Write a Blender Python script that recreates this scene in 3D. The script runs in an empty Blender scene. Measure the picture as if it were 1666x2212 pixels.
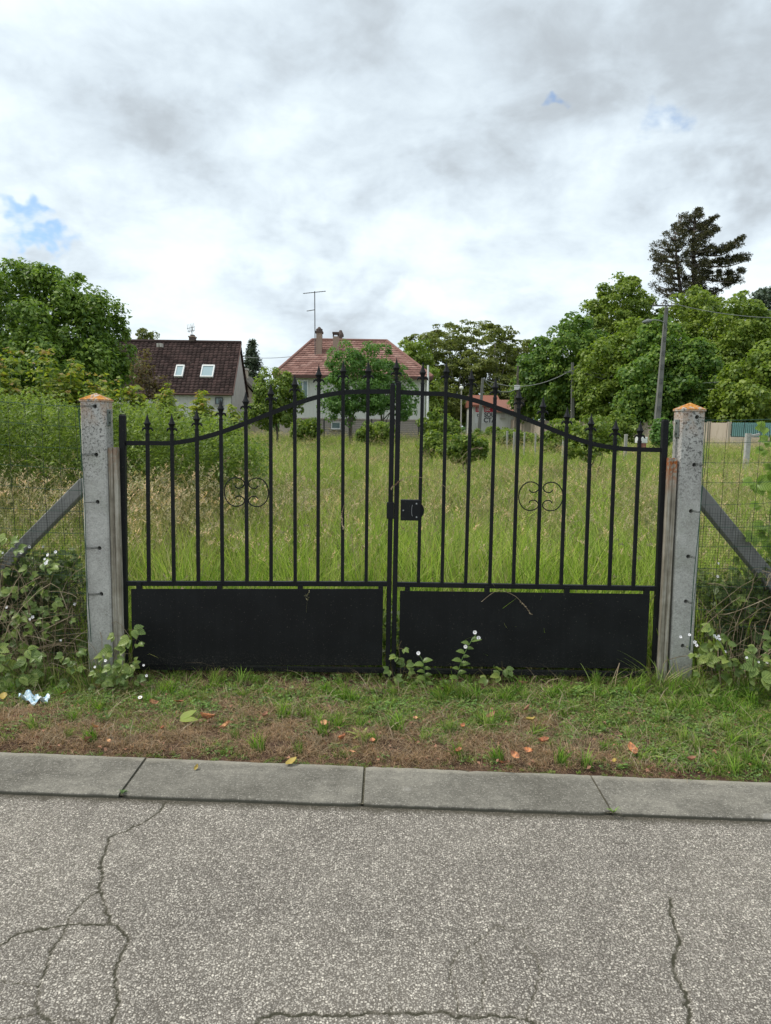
import bpy, bmesh, math, random
import numpy as np
from mathutils import Vector, Matrix, Euler
rng = np.random.default_rng(7); random.seed(7)
S = bpy.context.scene
COL = S.collection
R = math.radians
# ------------------------------------------------------------------ camera
H, PITCH, ROLL, F = 1.58, R(6.3), R(0.85), 1663.0
cam_d = bpy.data.cameras.new('camera'); cam = bpy.data.objects.new('camera', cam_d); COL.objects.link(cam)
CM = Matrix.Rotation(math.pi/2 - PITCH, 3, 'X') @ Matrix.Rotation(ROLL, 3, 'Z')
cam.matrix_world = Matrix.Translation((0, 0, H)) @ CM.to_4x4()
cam_d.sensor_fit = 'VERTICAL'; cam_d.sensor_height = 36; cam_d.lens = 36*F/2212
cam_d.clip_start = 0.05; cam_d.clip_end = 3000
S.camera = cam
S.view_settings.view_transform = 'Standard'; S.view_settings.look = 'None'
S.view_settings.gamma = 1; S.view_settings.use_curve_mapping = False
S.view_settings.exposure = 0.90
S.render.engine = 'CYCLES'
S.cycles.max_bounces = 6; S.cycles.transparent_max_bounces = 8
# sight lines of the survey: a photo point (1666 x 2212 grid) met with a real plane
def ray(x, y): return CM @ Vector(((x-833)/F, -(y-1106)/F, -1))
def G(x, y, z=0.0):
    d = ray(x, y); t = (z-H)/d.z; return Vector((d.x*t, d.y*t, z))
def P(x, y, Y):
    d = ray(x, y); t = Y/d.y; return Vector((d.x*t, Y, H+d.z*t))

# ------------------------------------------------------------------ node helper
class NT:
    def __init__(s, tree):
        s.t = tree; s.t.nodes.clear()
    def n(s, typ, ins=None, **kw):
        nd = s.t.nodes.new(typ)
        for k, v in kw.items(): setattr(nd, k, v)
        for k, v in (ins or {}).items():
            sock = nd.inputs[k]
            if isinstance(v, bpy.types.NodeSocket): s.t.links.new(v, sock)
            elif isinstance(v, bpy.types.Node): s.t.links.new(v.outputs[0], sock)
            else:
                if sock.type == 'RGBA' and len(v) == 3: v = (*v, 1)
                sock.default_value = v
        return nd
    def m(s, op, a, b=0.0, c=0.0, clamp=False):
        return s.n('ShaderNodeMath', {0: a, 1: b, 2: c}, operation=op, use_clamp=clamp).outputs[0]
    def noise(s, vec, scale, detail=4, rough=.55, dist=0.0):
        return s.n('ShaderNodeTexNoise', {'Vector': vec, 'Scale': scale, 'Detail': detail, 'Roughness': rough, 'Distortion': dist}).outputs[0]
    def sm(s, v, a, b, lo=0.0, hi=1.0):
        return s.n('ShaderNodeMapRange', {0: v, 1: a, 2: b, 3: lo, 4: hi}, interpolation_type='SMOOTHSTEP').outputs[0]
    def mix(s, f, a, b, mode='MIX'):
        nd = s.t.nodes.new('ShaderNodeMix'); nd.data_type = 'RGBA'; nd.blend_type = mode
        for i, v in ((0, f), (6, a), (7, b)):
            if isinstance(v, bpy.types.NodeSocket): s.t.links.new(v, nd.inputs[i])
            else: nd.inputs[i].default_value = v if i == 0 else (*v, 1)[:4]
        return nd.outputs[2]
    def ramp(s, f, stops):
        nd = s.n('ShaderNodeValToRGB', {0: f}); e = nd.color_ramp.elements
        while len(e) < len(stops): e.new(.5)
        for i, (p, c) in enumerate(stops): e[i].position = p; e[i].color = (*c, 1)
        return nd.outputs[0]
    def bump(s, h, strength=.5, dist=.01, normal=None):
        i = {'Height': h, 'Strength': strength, 'Distance': dist}
        if normal is not None: i['Normal'] = normal
        return s.n('ShaderNodeBump', i).outputs[0]
def mat(name, fn):
    m = bpy.data.materials.new(name); m.use_nodes = True; t = NT(m.node_tree)
    out = t.n('ShaderNodeOutputMaterial'); sh = fn(t)
    t.t.links.new(sh.outputs[0] if isinstance(sh, bpy.types.Node) else sh, out.inputs[0]); return m
def pos(t): return t.n('ShaderNodeNewGeometry').outputs['Position']
def obj_co(t): return t.n('ShaderNodeTexCoord').outputs['Object']
def attr(t, n): return t.n('ShaderNodeAttribute', attribute_name=n).outputs['Fac']
def princ(t, col, rough=.8, normal=None, spec=.3, metal=0.0):
    i = {'Base Color': col, 'Roughness': rough, 'Specular IOR Level': spec, 'Metallic': metal}
    if normal is not None: i['Normal'] = normal
    return t.n('ShaderNodeBsdfPrincipled', i)

# ------------------------------------------------------------------ world and sun
SUN_AZ, SUN_EL = R(-92), R(54)          # azimuth from +Y, negative is to the left
w = bpy.data.worlds.new('World'); S.world = w; w.use_nodes = True
t = NT(w.node_tree)
dirv = t.n('ShaderNodeTexCoord').outputs['Generated']
sky = t.n('ShaderNodeTexSky'); sky.sky_type = 'NISHITA'; sky.sun_disc = False
sky.sun_elevation = SUN_EL; sky.sun_rotation = SUN_AZ; sky.altitude = 100
sep = t.n('ShaderNodeSeparateXYZ', {0: dirv})
zz = t.m('ADD', t.m('MAXIMUM', sep.outputs[2], 0.0), 0.34)
cc = t.n('ShaderNodeCombineXYZ', {0: t.m('DIVIDE', sep.outputs[0], zz), 1: t.m('DIVIDE', sep.outputs[1], zz), 2: t.m('MULTIPLY', sep.outputs[2], .6)}).outputs[0]
warpn = t.n('ShaderNodeTexNoise', {'Vector': dirv, 'Scale': 5.0, 'Detail': 5.0, 'Roughness': .6}).outputs['Color']
wv = t.n('ShaderNodeVectorMath', {0: warpn, 1: (.5, .5, .5)}, operation='SUBTRACT').outputs[0]
wv = t.n('ShaderNodeVectorMath', {0: wv, 3: .34}, operation='SCALE').outputs[0]
wd = t.n('ShaderNodeVectorMath', {0: dirv, 1: wv}, operation='ADD').outputs[0]
wd = t.n('ShaderNodeVectorMath', {0: wd}, operation='NORMALIZE').outputs[0]
def blob(x, y, r0, r1, asp=1.0):
    d = ray(x, y).normalized()
    dv = t.n('ShaderNodeVectorMath', {0: wd, 1: tuple(d)}, operation='SUBTRACT').outputs[0]
    dv = t.n('ShaderNodeVectorMath', {0: dv, 1: (1.0, 1.0, asp)}, operation='MULTIPLY').outputs[0]
    ln = t.n('ShaderNodeVectorMath', {0: dv}, operation='LENGTH').outputs['Value']
    return t.sm(ln, r0, r1, 1.0, 0.0)
n1 = t.noise(cc, 2.1, 6, .52, .35)
n2 = t.noise(cc, 6.0, 7, .58, .5)
shade = t.m('ADD', t.m('MULTIPLY', n1, .95), t.m('ADD', t.m('MULTIPLY', n2, .32), t.m('MULTIPLY', t.m('SUBTRACT', t.noise(cc, 13, 7, .64, .5), .5), .17)))      # about 0.72 in the middle
for x, y, r0, r1, a, asp in ((1050, 60, .05, .36, .20, 1.5), (700, 40, .02, .2, .08, 1.5), (1600, 240, .04, .26, .18, 1.4), (620, 400, .02, .17, .12, 2.2), (380, 300, .02, .2, .02, 2), (880, 330, .02, .2, .05, 2), (180, 340, .02, .18, .08, 2.2),
                       (1150, 430, .02, .16, .05, 2), (700, 700, .03, .22, .12, 3.2), (780, 640, .02, .14, .06, 3), (1000, 600, .02, .16, .06, 3),
                       (20, 150, .04, .24, -.10, 1), (230, 330, .02, .2, .03, 2), (120, 640, .02, .2, .05, 3), (300, 60, .03, .2, .05, 1.5), (1640, 560, .04, .17, -.14, 1.2), (500, 470, .03, .2, -.05, 1.6), (930, 430, .02, .16, -.06, 1.6), (430, 580, .01, .08, -.06, 2), (960, 675, .01, .08, -.14, 2.2), (250, 180, .02, .2, -.02, 1)):
    shade = t.m('ADD', shade, t.m('MULTIPLY', blob(x, y, r0, r1, asp), a*1.25))
cloud = t.ramp(t.sm(shade, .465, 1.12), [(0, (.545, .60, .62)), (.22, (.465, .525, .565)), (.5, (.385, .437, .48)), (.78, (.30, .335, .365)), (1, (.255, .28, .303))])
gap = t.m('ADD', blob(5, 478, .0, .07, 3.0), t.m('ADD', blob(70, 540, .0, .085, 4.2), t.m('ADD', t.m('MULTIPLY', blob(1250, 296, .0, .035, 2.5), .8), t.m('MULTIPLY', blob(1405, 365, .0, .05, 1.6), .6))))
n3 = t.noise(cc, 1.1, 7, .6, .2)
gap2 = t.m('MULTIPLY', t.sm(n3, .66, .74), .7)
gap = t.m('MINIMUM', t.m('ADD', t.m('MULTIPLY', t.sm(t.m('ADD', gap, t.m('MULTIPLY', t.m('SUBTRACT', t.noise(cc, 8, 7, .62, .6), .5), 1.6)), .22, 1.15), .9), t.m('MULTIPLY', gap2, t.sm(sep.outputs[1], .3, -.2))), 1.0)
below = t.sm(sep.outputs[2], -.02, -.12)
bgc = t.n('ShaderNodeBackground', {0: t.mix(below, cloud, (.16, .17, .13)), 1: 1.0})
bgs = t.n('ShaderNodeBackground', {0: t.mix(1.0, sky.outputs[0], (.95, 1.08, 1.2), 'MULTIPLY'), 1: .085})
mixw = t.n('ShaderNodeMixShader', {0: gap, 1: bgc, 2: bgs})
wo = t.n('ShaderNodeOutputWorld'); t.t.links.new(mixw.outputs[0], wo.inputs[0])
sd = bpy.data.lights.new('sun', 'SUN'); sd.energy = 1.5; sd.angle = R(10); sd.color = (1, .95, .87)
so = bpy.data.objects.new('sun', sd); COL.objects.link(so)
sv = Vector((math.sin(SUN_AZ)*math.cos(SUN_EL), math.cos(SUN_AZ)*math.cos(SUN_EL), math.sin(SUN_EL)))
so.rotation_euler = sv.to_track_quat('Z', 'Y').to_euler(); so.location = (-6, 4, 12)

# ------------------------------------------------------------------ objects
def tag(o, label=None, cat=None, group=None, kind=None):
    if label: o['label'] = label
    if cat: o['category'] = cat
    if group: o['group'] = group
    if kind: o['kind'] = kind
    return o
def empty(name, loc=(0, 0, 0), rz=0.0):
    o = bpy.data.objects.new(name, None); COL.objects.link(o); o.location = loc; o.rotation_euler.z = rz
    o.empty_display_size = .1; return o
def link(name, me, m=None, parent=None, loc=None):
    if m and not me.materials: me.materials.append(m)
    o = bpy.data.objects.new(name, me); COL.objects.link(o)
    if parent: o.parent = parent
    if loc is not None: o.location = loc
    return o
class MB:
    """collects pieces in world space; build() stores them relative to the parent's origin"""
    def __init__(s): s.v = []; s.f = []
    def add(s, vs, fs):
        k = len(s.v); s.v += [tuple(q) for q in vs]; s.f += [tuple(i+k for i in f) for f in fs]; return s
    def box(s, a, b):
        (x0, y0, z0), (x1, y1, z1) = a, b
        return s.add([(x0,y0,z0),(x1,y0,z0),(x1,y1,z0),(x0,y1,z0),(x0,y0,z1),(x1,y0,z1),(x1,y1,z1),(x0,y1,z1)],
                     [(0,3,2,1),(4,5,6,7),(0,1,5,4),(1,2,6,5),(2,3,7,6),(3,0,4,7)])
    def tube(s, pts, rad, n=6, cap=True, sx=1.0, ph=0.0):
        pts = [Vector(p) for p in pts]; k = len(s.v); m = len(pts)
        if not hasattr(rad, '__len__'): rad = [rad]*m
        up = Vector((0, 1, 0)) if abs((pts[-1]-pts[0]).normalized().y) < .9 else Vector((1, 0, 0))
        for i, p in enumerate(pts):
            d = (pts[min(i+1, m-1)]-pts[max(i-1, 0)]).normalized()
            a = d.cross(up).normalized(); b = d.cross(a).normalized()
            for j in range(n):
                an = 2*math.pi*(j/n)+ph
                s.v.append(tuple(p+a*math.cos(an)*rad[i]*sx+b*math.sin(an)*rad[i]))
        for i in range(m-1):
            for j in range(n):
                s.f.append((k+i*n+j, k+i*n+(j+1) % n, k+(i+1)*n+(j+1) % n, k+(i+1)*n+j))
        if cap:
            s.f.append(tuple(k+j for j in reversed(range(n)))); s.f.append(tuple(k+(m-1)*n+j for j in range(n)))
        return s
    def bar(s, p, q, wx, wy):
        """rectangular bar between two points of a plane Y = const: wx across, wy deep"""
        p, q = Vector(p), Vector(q); d = (q-p).normalized(); a = Vector((d.z, 0, -d.x)).normalized()*wx/2; b = Vector((0, wy/2, 0))
        vs = [p-a-b, p+a-b, p+a+b, p-a+b, q-a-b, q+a-b, q+a+b, q-a+b]
        return s.add(vs, [(0,3,2,1),(4,5,6,7),(0,1,5,4),(1,2,6,5),(2,3,7,6),(3,0,4,7)])
    def rib(s, pts, w, dpt):
        """flat rail of height w and depth dpt swept along points of a plane Y = const"""
        pts = [Vector(p) for p in pts]; k = len(s.v); m = len(pts)
        for i, p in enumerate(pts):
            d = (pts[min(i+1, m-1)]-pts[max(i-1, 0)]).normalized(); a = Vector((-d.z, 0, d.x))*w/2; b = Vector((0, dpt/2, 0))
            s.v += [tuple(p-a-b), tuple(p+a-b), tuple(p+a+b), tuple(p-a+b)]
        for i in range(m-1):
            for j in range(4): s.f.append((k+i*4+j, k+i*4+(j+1) % 4, k+i*4+4+(j+1) % 4, k+i*4+4+j))
        s.f.append((k+3, k+2, k+1, k)); e = k+4*(m-1); s.f.append((e, e+1, e+2, e+3)); return s
    def build(s, name, m=None, parent=None, smooth=False, bevel=0.0, kind=None, label=None):
        off = Vector(parent.matrix_basis.translation) if parent else Vector((0, 0, 0))
        pp = parent
        while pp is not None and pp.parent is not None: pp = pp.parent; off += Vector(pp.matrix_basis.translation)
        me = bpy.data.meshes.new(name); me.from_pydata([tuple(Vector(v)-off) for v in s.v], [], s.f)
        bm = bmesh.new(); bm.from_mesh(me); bmesh.ops.recalc_face_normals(bm, faces=bm.faces)
        if bevel: bmesh.ops.bevel(bm, geom=bm.edges[:], offset=bevel, segments=1, affect='EDGES', clamp_overlap=True)
        bm.to_mesh(me); bm.free()
        if smooth: me.polygons.foreach_set('use_smooth', [True]*len(me.polygons))
        o = link(name, me, m, parent)
        if kind: o['kind'] = kind
        if label: o['label'] = label
        return o
def npmesh(name, V, Fc, attrs=None):
    """V (n,3), Fc (m,k) constant-size faces; attrs: name -> (domain, values)"""
    me = bpy.data.meshes.new(name); V = np.asarray(V, np.float32); Fc = np.asarray(Fc, np.int32)
    me.vertices.add(len(V)); me.vertices.foreach_set('co', V.ravel())
    m_, k_ = Fc.shape
    me.loops.add(m_*k_); me.loops.foreach_set('vertex_index', Fc.ravel())
    me.polygons.add(m_); me.polygons.foreach_set('loop_start', np.arange(0, m_*k_, k_, dtype=np.int32))
    for k, (dom, val) in (attrs or {}).items():
        a = me.attributes.new(k, 'FLOAT', dom); a.data.foreach_set('value', np.asarray(val, np.float32).ravel())
    me.update(calc_edges=True); me.validate(); return me
def unit(v): return v/np.maximum(np.linalg.norm(v, axis=-1, keepdims=True), 1e-9)

# ------------------------------------------------------------------ terrain height
def kerb_far(x): return 3.462 - .056*x
def kerb_near(x): return 3.092 - .043*x
def sstep(a, b, v):
    u = np.clip((v-a)/(b-a), 0, 1); return u*u*(3-2*u)
def hz(x, y):
    x = np.asarray(x, float); y = np.asarray(y, float)
    z = .60*sstep(6, 42, y) + .012*np.sin(x*3.1+y*2.3) * sstep(3.6, 3.9, y)*1.0 + .05*np.sin(x*.6+1)*np.sin(y*.5)*sstep(6, 9, y)
    return z
# ================================================================== MATERIALS
def leafmat(name, cols, tip=None, trans=.42, rough=.45, scale=1.2, spec=.35, veins=False):
    def fn(t):
        r = attr(t, 'rnd'); n = t.noise(pos(t), scale, 2)
        v = t.m('ADD', t.m('MULTIPLY', r, .75), t.m('MULTIPLY', t.m('SUBTRACT', n, .3), .75))
        k = len(cols); c = t.ramp(v, [(.1+.8*i/(k-1), q) for i, q in enumerate(cols)])
        if veins:
            q = t.n('ShaderNodeSeparateXYZ', {0: obj_co(t)}); vv = t.m('SINE', t.m('MULTIPLY', t.m('SUBTRACT', q.outputs[1], t.m('MULTIPLY', t.m('ABSOLUTE', q.outputs[0]), .8)), 620.0)); c = t.mix(t.m('MULTIPLY', t.sm(vv, .3, 1.0), .35), c, (.36, .42, .16)); c = t.mix(t.m('MULTIPLY', t.sm(vv, -.2, -1.0), .45), c, (.035, .075, .02))
        if tip: c = t.mix(attr(t, 'tip'), c, tip)
        p = princ(t, c, rough, spec=spec)
        tr = t.n('ShaderNodeBsdfTranslucent', {0: t.mix(1.0, c, (1.25, 1.35, .7), 'MULTIPLY')})
        return t.n('ShaderNodeMixShader', {0: trans, 1: p, 2: tr})
    return mat(name, fn)
M = {}
M['lime'] = leafmat('lime_leaf', [(0.066, 0.126, 0.027), (0.141, 0.227, 0.038), (0.246, 0.338, 0.061)])
M['plane'] = leafmat('plane_leaf', [(0.066, 0.144, 0.030), (0.133, 0.227, 0.043), (0.246, 0.338, 0.061)], scale=.5)
M['planey'] = leafmat('plane_leaf_yellowish', [(0.101, 0.166, 0.027), (0.185, 0.256, 0.040), (0.286, 0.353, 0.060)], scale=.5)
M['dim'] = leafmat('acacia_leaf', [(0.099, 0.121, 0.032), (0.172, 0.203, 0.051), (0.254, 0.276, 0.073)], scale=.4)
M['shrub'] = leafmat('shrub_leaf', [(0.081, 0.144, 0.026), (0.161, 0.230, 0.039), (0.274, 0.338, 0.058)])
M['maple'] = leafmat('maple_leaf', [(0.109, 0.179, 0.025), (0.216, 0.276, 0.043), (0.371, 0.386, 0.062)], tip=(.36, .24, .09))
M['nettle'] = leafmat('nettle_leaf', [(0.097, 0.156, 0.036), (0.175, 0.242, 0.056), (0.262, 0.328, 0.084)])
M['cedar'] = leafmat('cedar_needle', [(0.049, 0.075, 0.045), (0.084, 0.119, 0.073), (0.140, 0.175, 0.113)], trans=.12)
M['pine'] = leafmat('pine_needle', [(0.032, 0.039, 0.015), (0.065, 0.065, 0.023), (0.124, 0.111, 0.041)], trans=.1)
M['garden'] = leafmat('garden_leaf', [(0.064, 0.144, 0.035), (0.120, 0.231, 0.056), (0.191, 0.319, 0.079)])
M['purple'] = leafmat('dry_leaf', [(0.078, 0.050, 0.036), (0.134, 0.090, 0.054), (0.179, 0.150, 0.063)])
M['bramble'] = leafmat('bramble_leaf', [(0.091, 0.150, 0.037), (0.168, 0.243, 0.052), (0.285, 0.347, 0.083)], veins=True, scale=6, rough=.4, trans=.3)
M['vine'] = leafmat('vine_leaf', [(.16, .26, .04), (.24, .35, .05), (.38, .42, .06)], veins=True, scale=5, rough=.4)
M['under'] = leafmat('undergrowth_leaf', [(0.054, 0.088, 0.026), (0.107, 0.160, 0.043), (0.197, 0.239, 0.072)], scale=3)
M['fresh'] = leafmat('fresh_leaf', [(0.246, 0.340, 0.063), (0.336, 0.420, 0.090), (0.403, 0.480, 0.126)], scale=8, rough=.4)
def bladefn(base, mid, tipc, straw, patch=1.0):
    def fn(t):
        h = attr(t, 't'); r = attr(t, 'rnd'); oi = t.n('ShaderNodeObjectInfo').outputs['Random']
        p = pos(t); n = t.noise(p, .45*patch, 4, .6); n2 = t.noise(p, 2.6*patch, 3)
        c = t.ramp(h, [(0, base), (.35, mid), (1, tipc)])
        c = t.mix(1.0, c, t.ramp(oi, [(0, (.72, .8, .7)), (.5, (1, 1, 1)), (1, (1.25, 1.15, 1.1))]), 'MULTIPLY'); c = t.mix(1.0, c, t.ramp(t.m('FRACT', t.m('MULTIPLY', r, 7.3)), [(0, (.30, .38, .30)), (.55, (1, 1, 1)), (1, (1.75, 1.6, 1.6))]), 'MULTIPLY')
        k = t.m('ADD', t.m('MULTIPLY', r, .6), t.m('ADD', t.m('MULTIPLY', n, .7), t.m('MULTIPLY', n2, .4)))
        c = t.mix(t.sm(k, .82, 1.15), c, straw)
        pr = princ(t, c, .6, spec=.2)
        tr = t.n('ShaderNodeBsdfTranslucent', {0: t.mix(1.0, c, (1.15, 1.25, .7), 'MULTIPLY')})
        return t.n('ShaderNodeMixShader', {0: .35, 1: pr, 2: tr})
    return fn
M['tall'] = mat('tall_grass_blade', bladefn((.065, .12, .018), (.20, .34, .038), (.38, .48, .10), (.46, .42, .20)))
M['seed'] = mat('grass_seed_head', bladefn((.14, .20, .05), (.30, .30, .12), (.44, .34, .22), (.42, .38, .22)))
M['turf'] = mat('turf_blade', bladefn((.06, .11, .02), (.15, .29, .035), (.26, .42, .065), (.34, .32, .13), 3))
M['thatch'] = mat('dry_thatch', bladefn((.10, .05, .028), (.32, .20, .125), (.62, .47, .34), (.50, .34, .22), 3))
M['straw'] = mat('dry_stem', lambda t: princ(t, t.ramp(t.noise(pos(t), 14, 2), [(.3, (.13, .085, .05)), (.6, (.33, .26, .17)), (.8, (.46, .40, .28))]), .8))
def clover_fn(t):
    c = t.ramp(attr(t, 'rnd'), [(0, (.06, .11, .03)), (.5, (.12, .21, .045)), (1, (.20, .30, .07))])
    return princ(t, c, .55)
M['clover'] = mat('clover_leaf', clover_fn)
def bark_fn(c0, c1, sc=6):
    def fn(t):
        p = obj_co(t); q = t.n('ShaderNodeMapping', {0: p, 3: (1, 1, .25)}).outputs[0]
        n = t.noise(q, sc, 8, .65)
        return princ(t, t.ramp(n, [(.3, c0), (.7, c1)]), .9, t.bump(n, .7, .03))
    return fn
M['bark'] = mat('bark', bark_fn((.05, .04, .03), (.17, .15, .12)))
M['pinebark'] = mat('pine_bark', bark_fn((.09, .07, .06), (.24, .20, .18)))
M['palebark'] = mat('pale_bark', bark_fn((.12, .11, .09), (.30, .28, .24)))
M['cane'] = mat('bramble_cane', bark_fn((.10, .09, .04), (.22, .16, .09), 30))
def black_fn(t):
    p = pos(t); n = t.noise(p, 5, 5, .6); q = t.n('ShaderNodeMapping', {0: p, 3: (30, 30, 1.2)}).outputs[0]; st = t.noise(q, 1, 3)
    zz = t.n('ShaderNodeSeparateXYZ', {0: p}).outputs[2]; dust = t.m('ADD', t.sm(t.noise(p, 110, 2, .75), .67, .72), t.m('MULTIPLY', t.sm(t.noise(p, 160, 3, .75), .55, .66), t.sm(zz, .22, .06)), clamp=True)
    c = t.mix(t.m('MULTIPLY', t.sm(t.m('ADD', n, t.m('MULTIPLY', st, .4)), .55, 1.0), .6), (.006, .0065, .0075), (.016, .017, .018))
    c = t.mix(t.m('MULTIPLY', dust, .5), c, (.14, .125, .10))
    return princ(t, c, t.sm(n, .2, .8, .5, .7), t.bump(t.noise(p, 160, 2), .12, .002), .22)
M['black'] = mat('black_painted_steel', black_fn)
M['steel'] = mat('bare_steel', lambda t: princ(t, (.42, .43, .44), .35, metal=.8))
def zinc_fn(t):
    n = t.noise(pos(t), 60, 4); return princ(t, t.ramp(n, [(.3, (.12, .14, .13)), (.7, (.24, .26, .25))]), .5, metal=.5)
M['zinc'] = mat('galvanised_plate', zinc_fn)
def concrete_post_fn(t):
    p = pos(t); ag = t.n('ShaderNodeTexVoronoi', {'Vector': p, 'Scale': 150.0}); agc = t.n('ShaderNodeSeparateColor', {0: ag.outputs['Color']}).outputs[0]
    n = t.noise(p, 7, 6, .65); c = t.ramp(n, [(.3, (.32, .31, .285)), (.6, (.45, .44, .41)), (.8, (.52, .51, .475))])
    c = t.mix(t.m('MULTIPLY', t.sm(agc, .55, .95), .3), c, (.62, .61, .58))
    c = t.mix(t.m('MULTIPLY', t.sm(agc, .35, .05), .25), c, (.14, .135, .13))
    z = t.n('ShaderNodeSeparateXYZ', {0: p}).outputs[2]
    sp = t.noise(p, 75, 3, .6); spm = t.m('MULTIPLY', t.sm(sp, .53, .60), t.sm(t.m('ADD', z, t.m('MULTIPLY', t.noise(p, 9, 2), .5)), 1.3, 1.75))
    c = t.mix(t.m('MULTIPLY', spm, .8), c, (.075, .075, .07))
    base = t.sm(z, .35, .0); c = t.mix(t.m('MULTIPLY', base, .45), c, (.17, .16, .12))
    gr = t.m('MULTIPLY', t.sm(t.noise(p, 3, 3), .55, .75), .25); c = t.mix(gr, c, (.22, .25, .16))
    lf = t.m('MULTIPLY', attr(t, 'lichen'), t.sm(t.noise(p, 22, 5, .75), .40, .50)); c = t.mix(lf, c, t.ramp(t.noise(p, 70, 3), [(.35, (.30, .10, .02)), (.6, (.55, .24, .04)), (.75, (.5, .42, .28))]))
    ls = t.sm(t.noise(p, 11, 4, .7), .70, .74); c = t.mix(t.m('MULTIPLY', ls, .8), c, (.34, .13, .05))
    b = t.bump(sp, .35, .004, t.bump(ag.outputs['Distance'], .35, .002))
    return princ(t, c, .92, b)
M['post'] = mat('weathered_concrete', concrete_post_fn)
def batten_fn(t):
    p = pos(t); q = t.n('ShaderNodeMapping', {0: p, 3: (55, 55, 2.2)}).outputs[0]; s_ = t.noise(q, 1, 6, .7); n = t.noise(p, 12, 5, .6)
    c = t.ramp(t.m('ADD', t.m('MULTIPLY', s_, .7), t.m('MULTIPLY', n, .3)), [(.34, (.12, .10, .075)), (.48, (.26, .23, .18)), (.6, (.42, .39, .33))])
    lf = t.m('MULTIPLY', attr(t, 'lichen'), t.sm(t.noise(p, 45, 4, .75), .44, .52)); c = t.mix(lf, c, (.32, .10, .025))
    return princ(t, c, .92, t.bump(s_, .7, .006))
M['batten'] = mat('streaked_old_concrete', batten_fn)
def kerb_fn(t):
    p = pos(t); oi = t.n('ShaderNodeObjectInfo').outputs['Random']
    n = t.noise(p, 2.3, 6, .6); f = t.m('ADD', t.m('MULTIPLY', t.noise(p, 150, 3, .8), .6), t.m('MULTIPLY', t.noise(p, 70, 3, .7), .4)); n = t.m('ADD', t.m('MULTIPLY', n, .6), t.m('MULTIPLY', t.noise(p, 17, 5, .7), .4)); c = t.ramp(n, [(.38, (.088, .080, .064)), (.5, (.140, .129, .107)), (.62, (.225, .208, .172))])
    c = t.mix(t.m('MULTIPLY', t.sm(f, .53, .62), .75), c, (.42, .39, .34)); c = t.mix(t.m('MULTIPLY', t.sm(f, .47, .38), .8), c, (.075, .07, .065))
    y = t.n('ShaderNodeSeparateXYZ', {0: p}); edge = t.m('SUBTRACT', t.m('ADD', y.outputs[1], t.m('MULTIPLY', y.outputs[0], .056)), 3.39)
    c = t.mix(t.m('MULTIPLY', t.sm(t.m('ADD', edge, t.m('MULTIPLY', t.m('SUBTRACT', t.noise(p, 9, 4), .5), .09)), .0, .05), .55), c, (.34, .31, .25))
    v = t.n('ShaderNodeTexVoronoi', {'Vector': p, 'Scale': 3.1}); vs = t.sm(v.outputs['Distance'], .14, .11); c = t.mix(t.m('MULTIPLY', vs, .35), c, t.mix(t.sm(t.noise(p, 2, 1), .45, .55), (.09, .085, .08), (.36, .34, .31)))
    c = t.mix(t.m('MULTIPLY', t.sm(t.noise(p, 26, 5, .7), .52, .68), .3), c, (.25, .23, .19)); c = t.mix(t.m('MULTIPLY', oi, .10), c, (.26, .25, .21))
    z = y.outputs[2]; c = t.mix(t.sm(z, -.006, -.012), c, (.085, .08, .06))
    return princ(t, c, .9, t.bump(f, .35, .002, t.bump(n, .4, .01)))
M['kerb'] = mat('kerb_concrete', kerb_fn)
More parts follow.
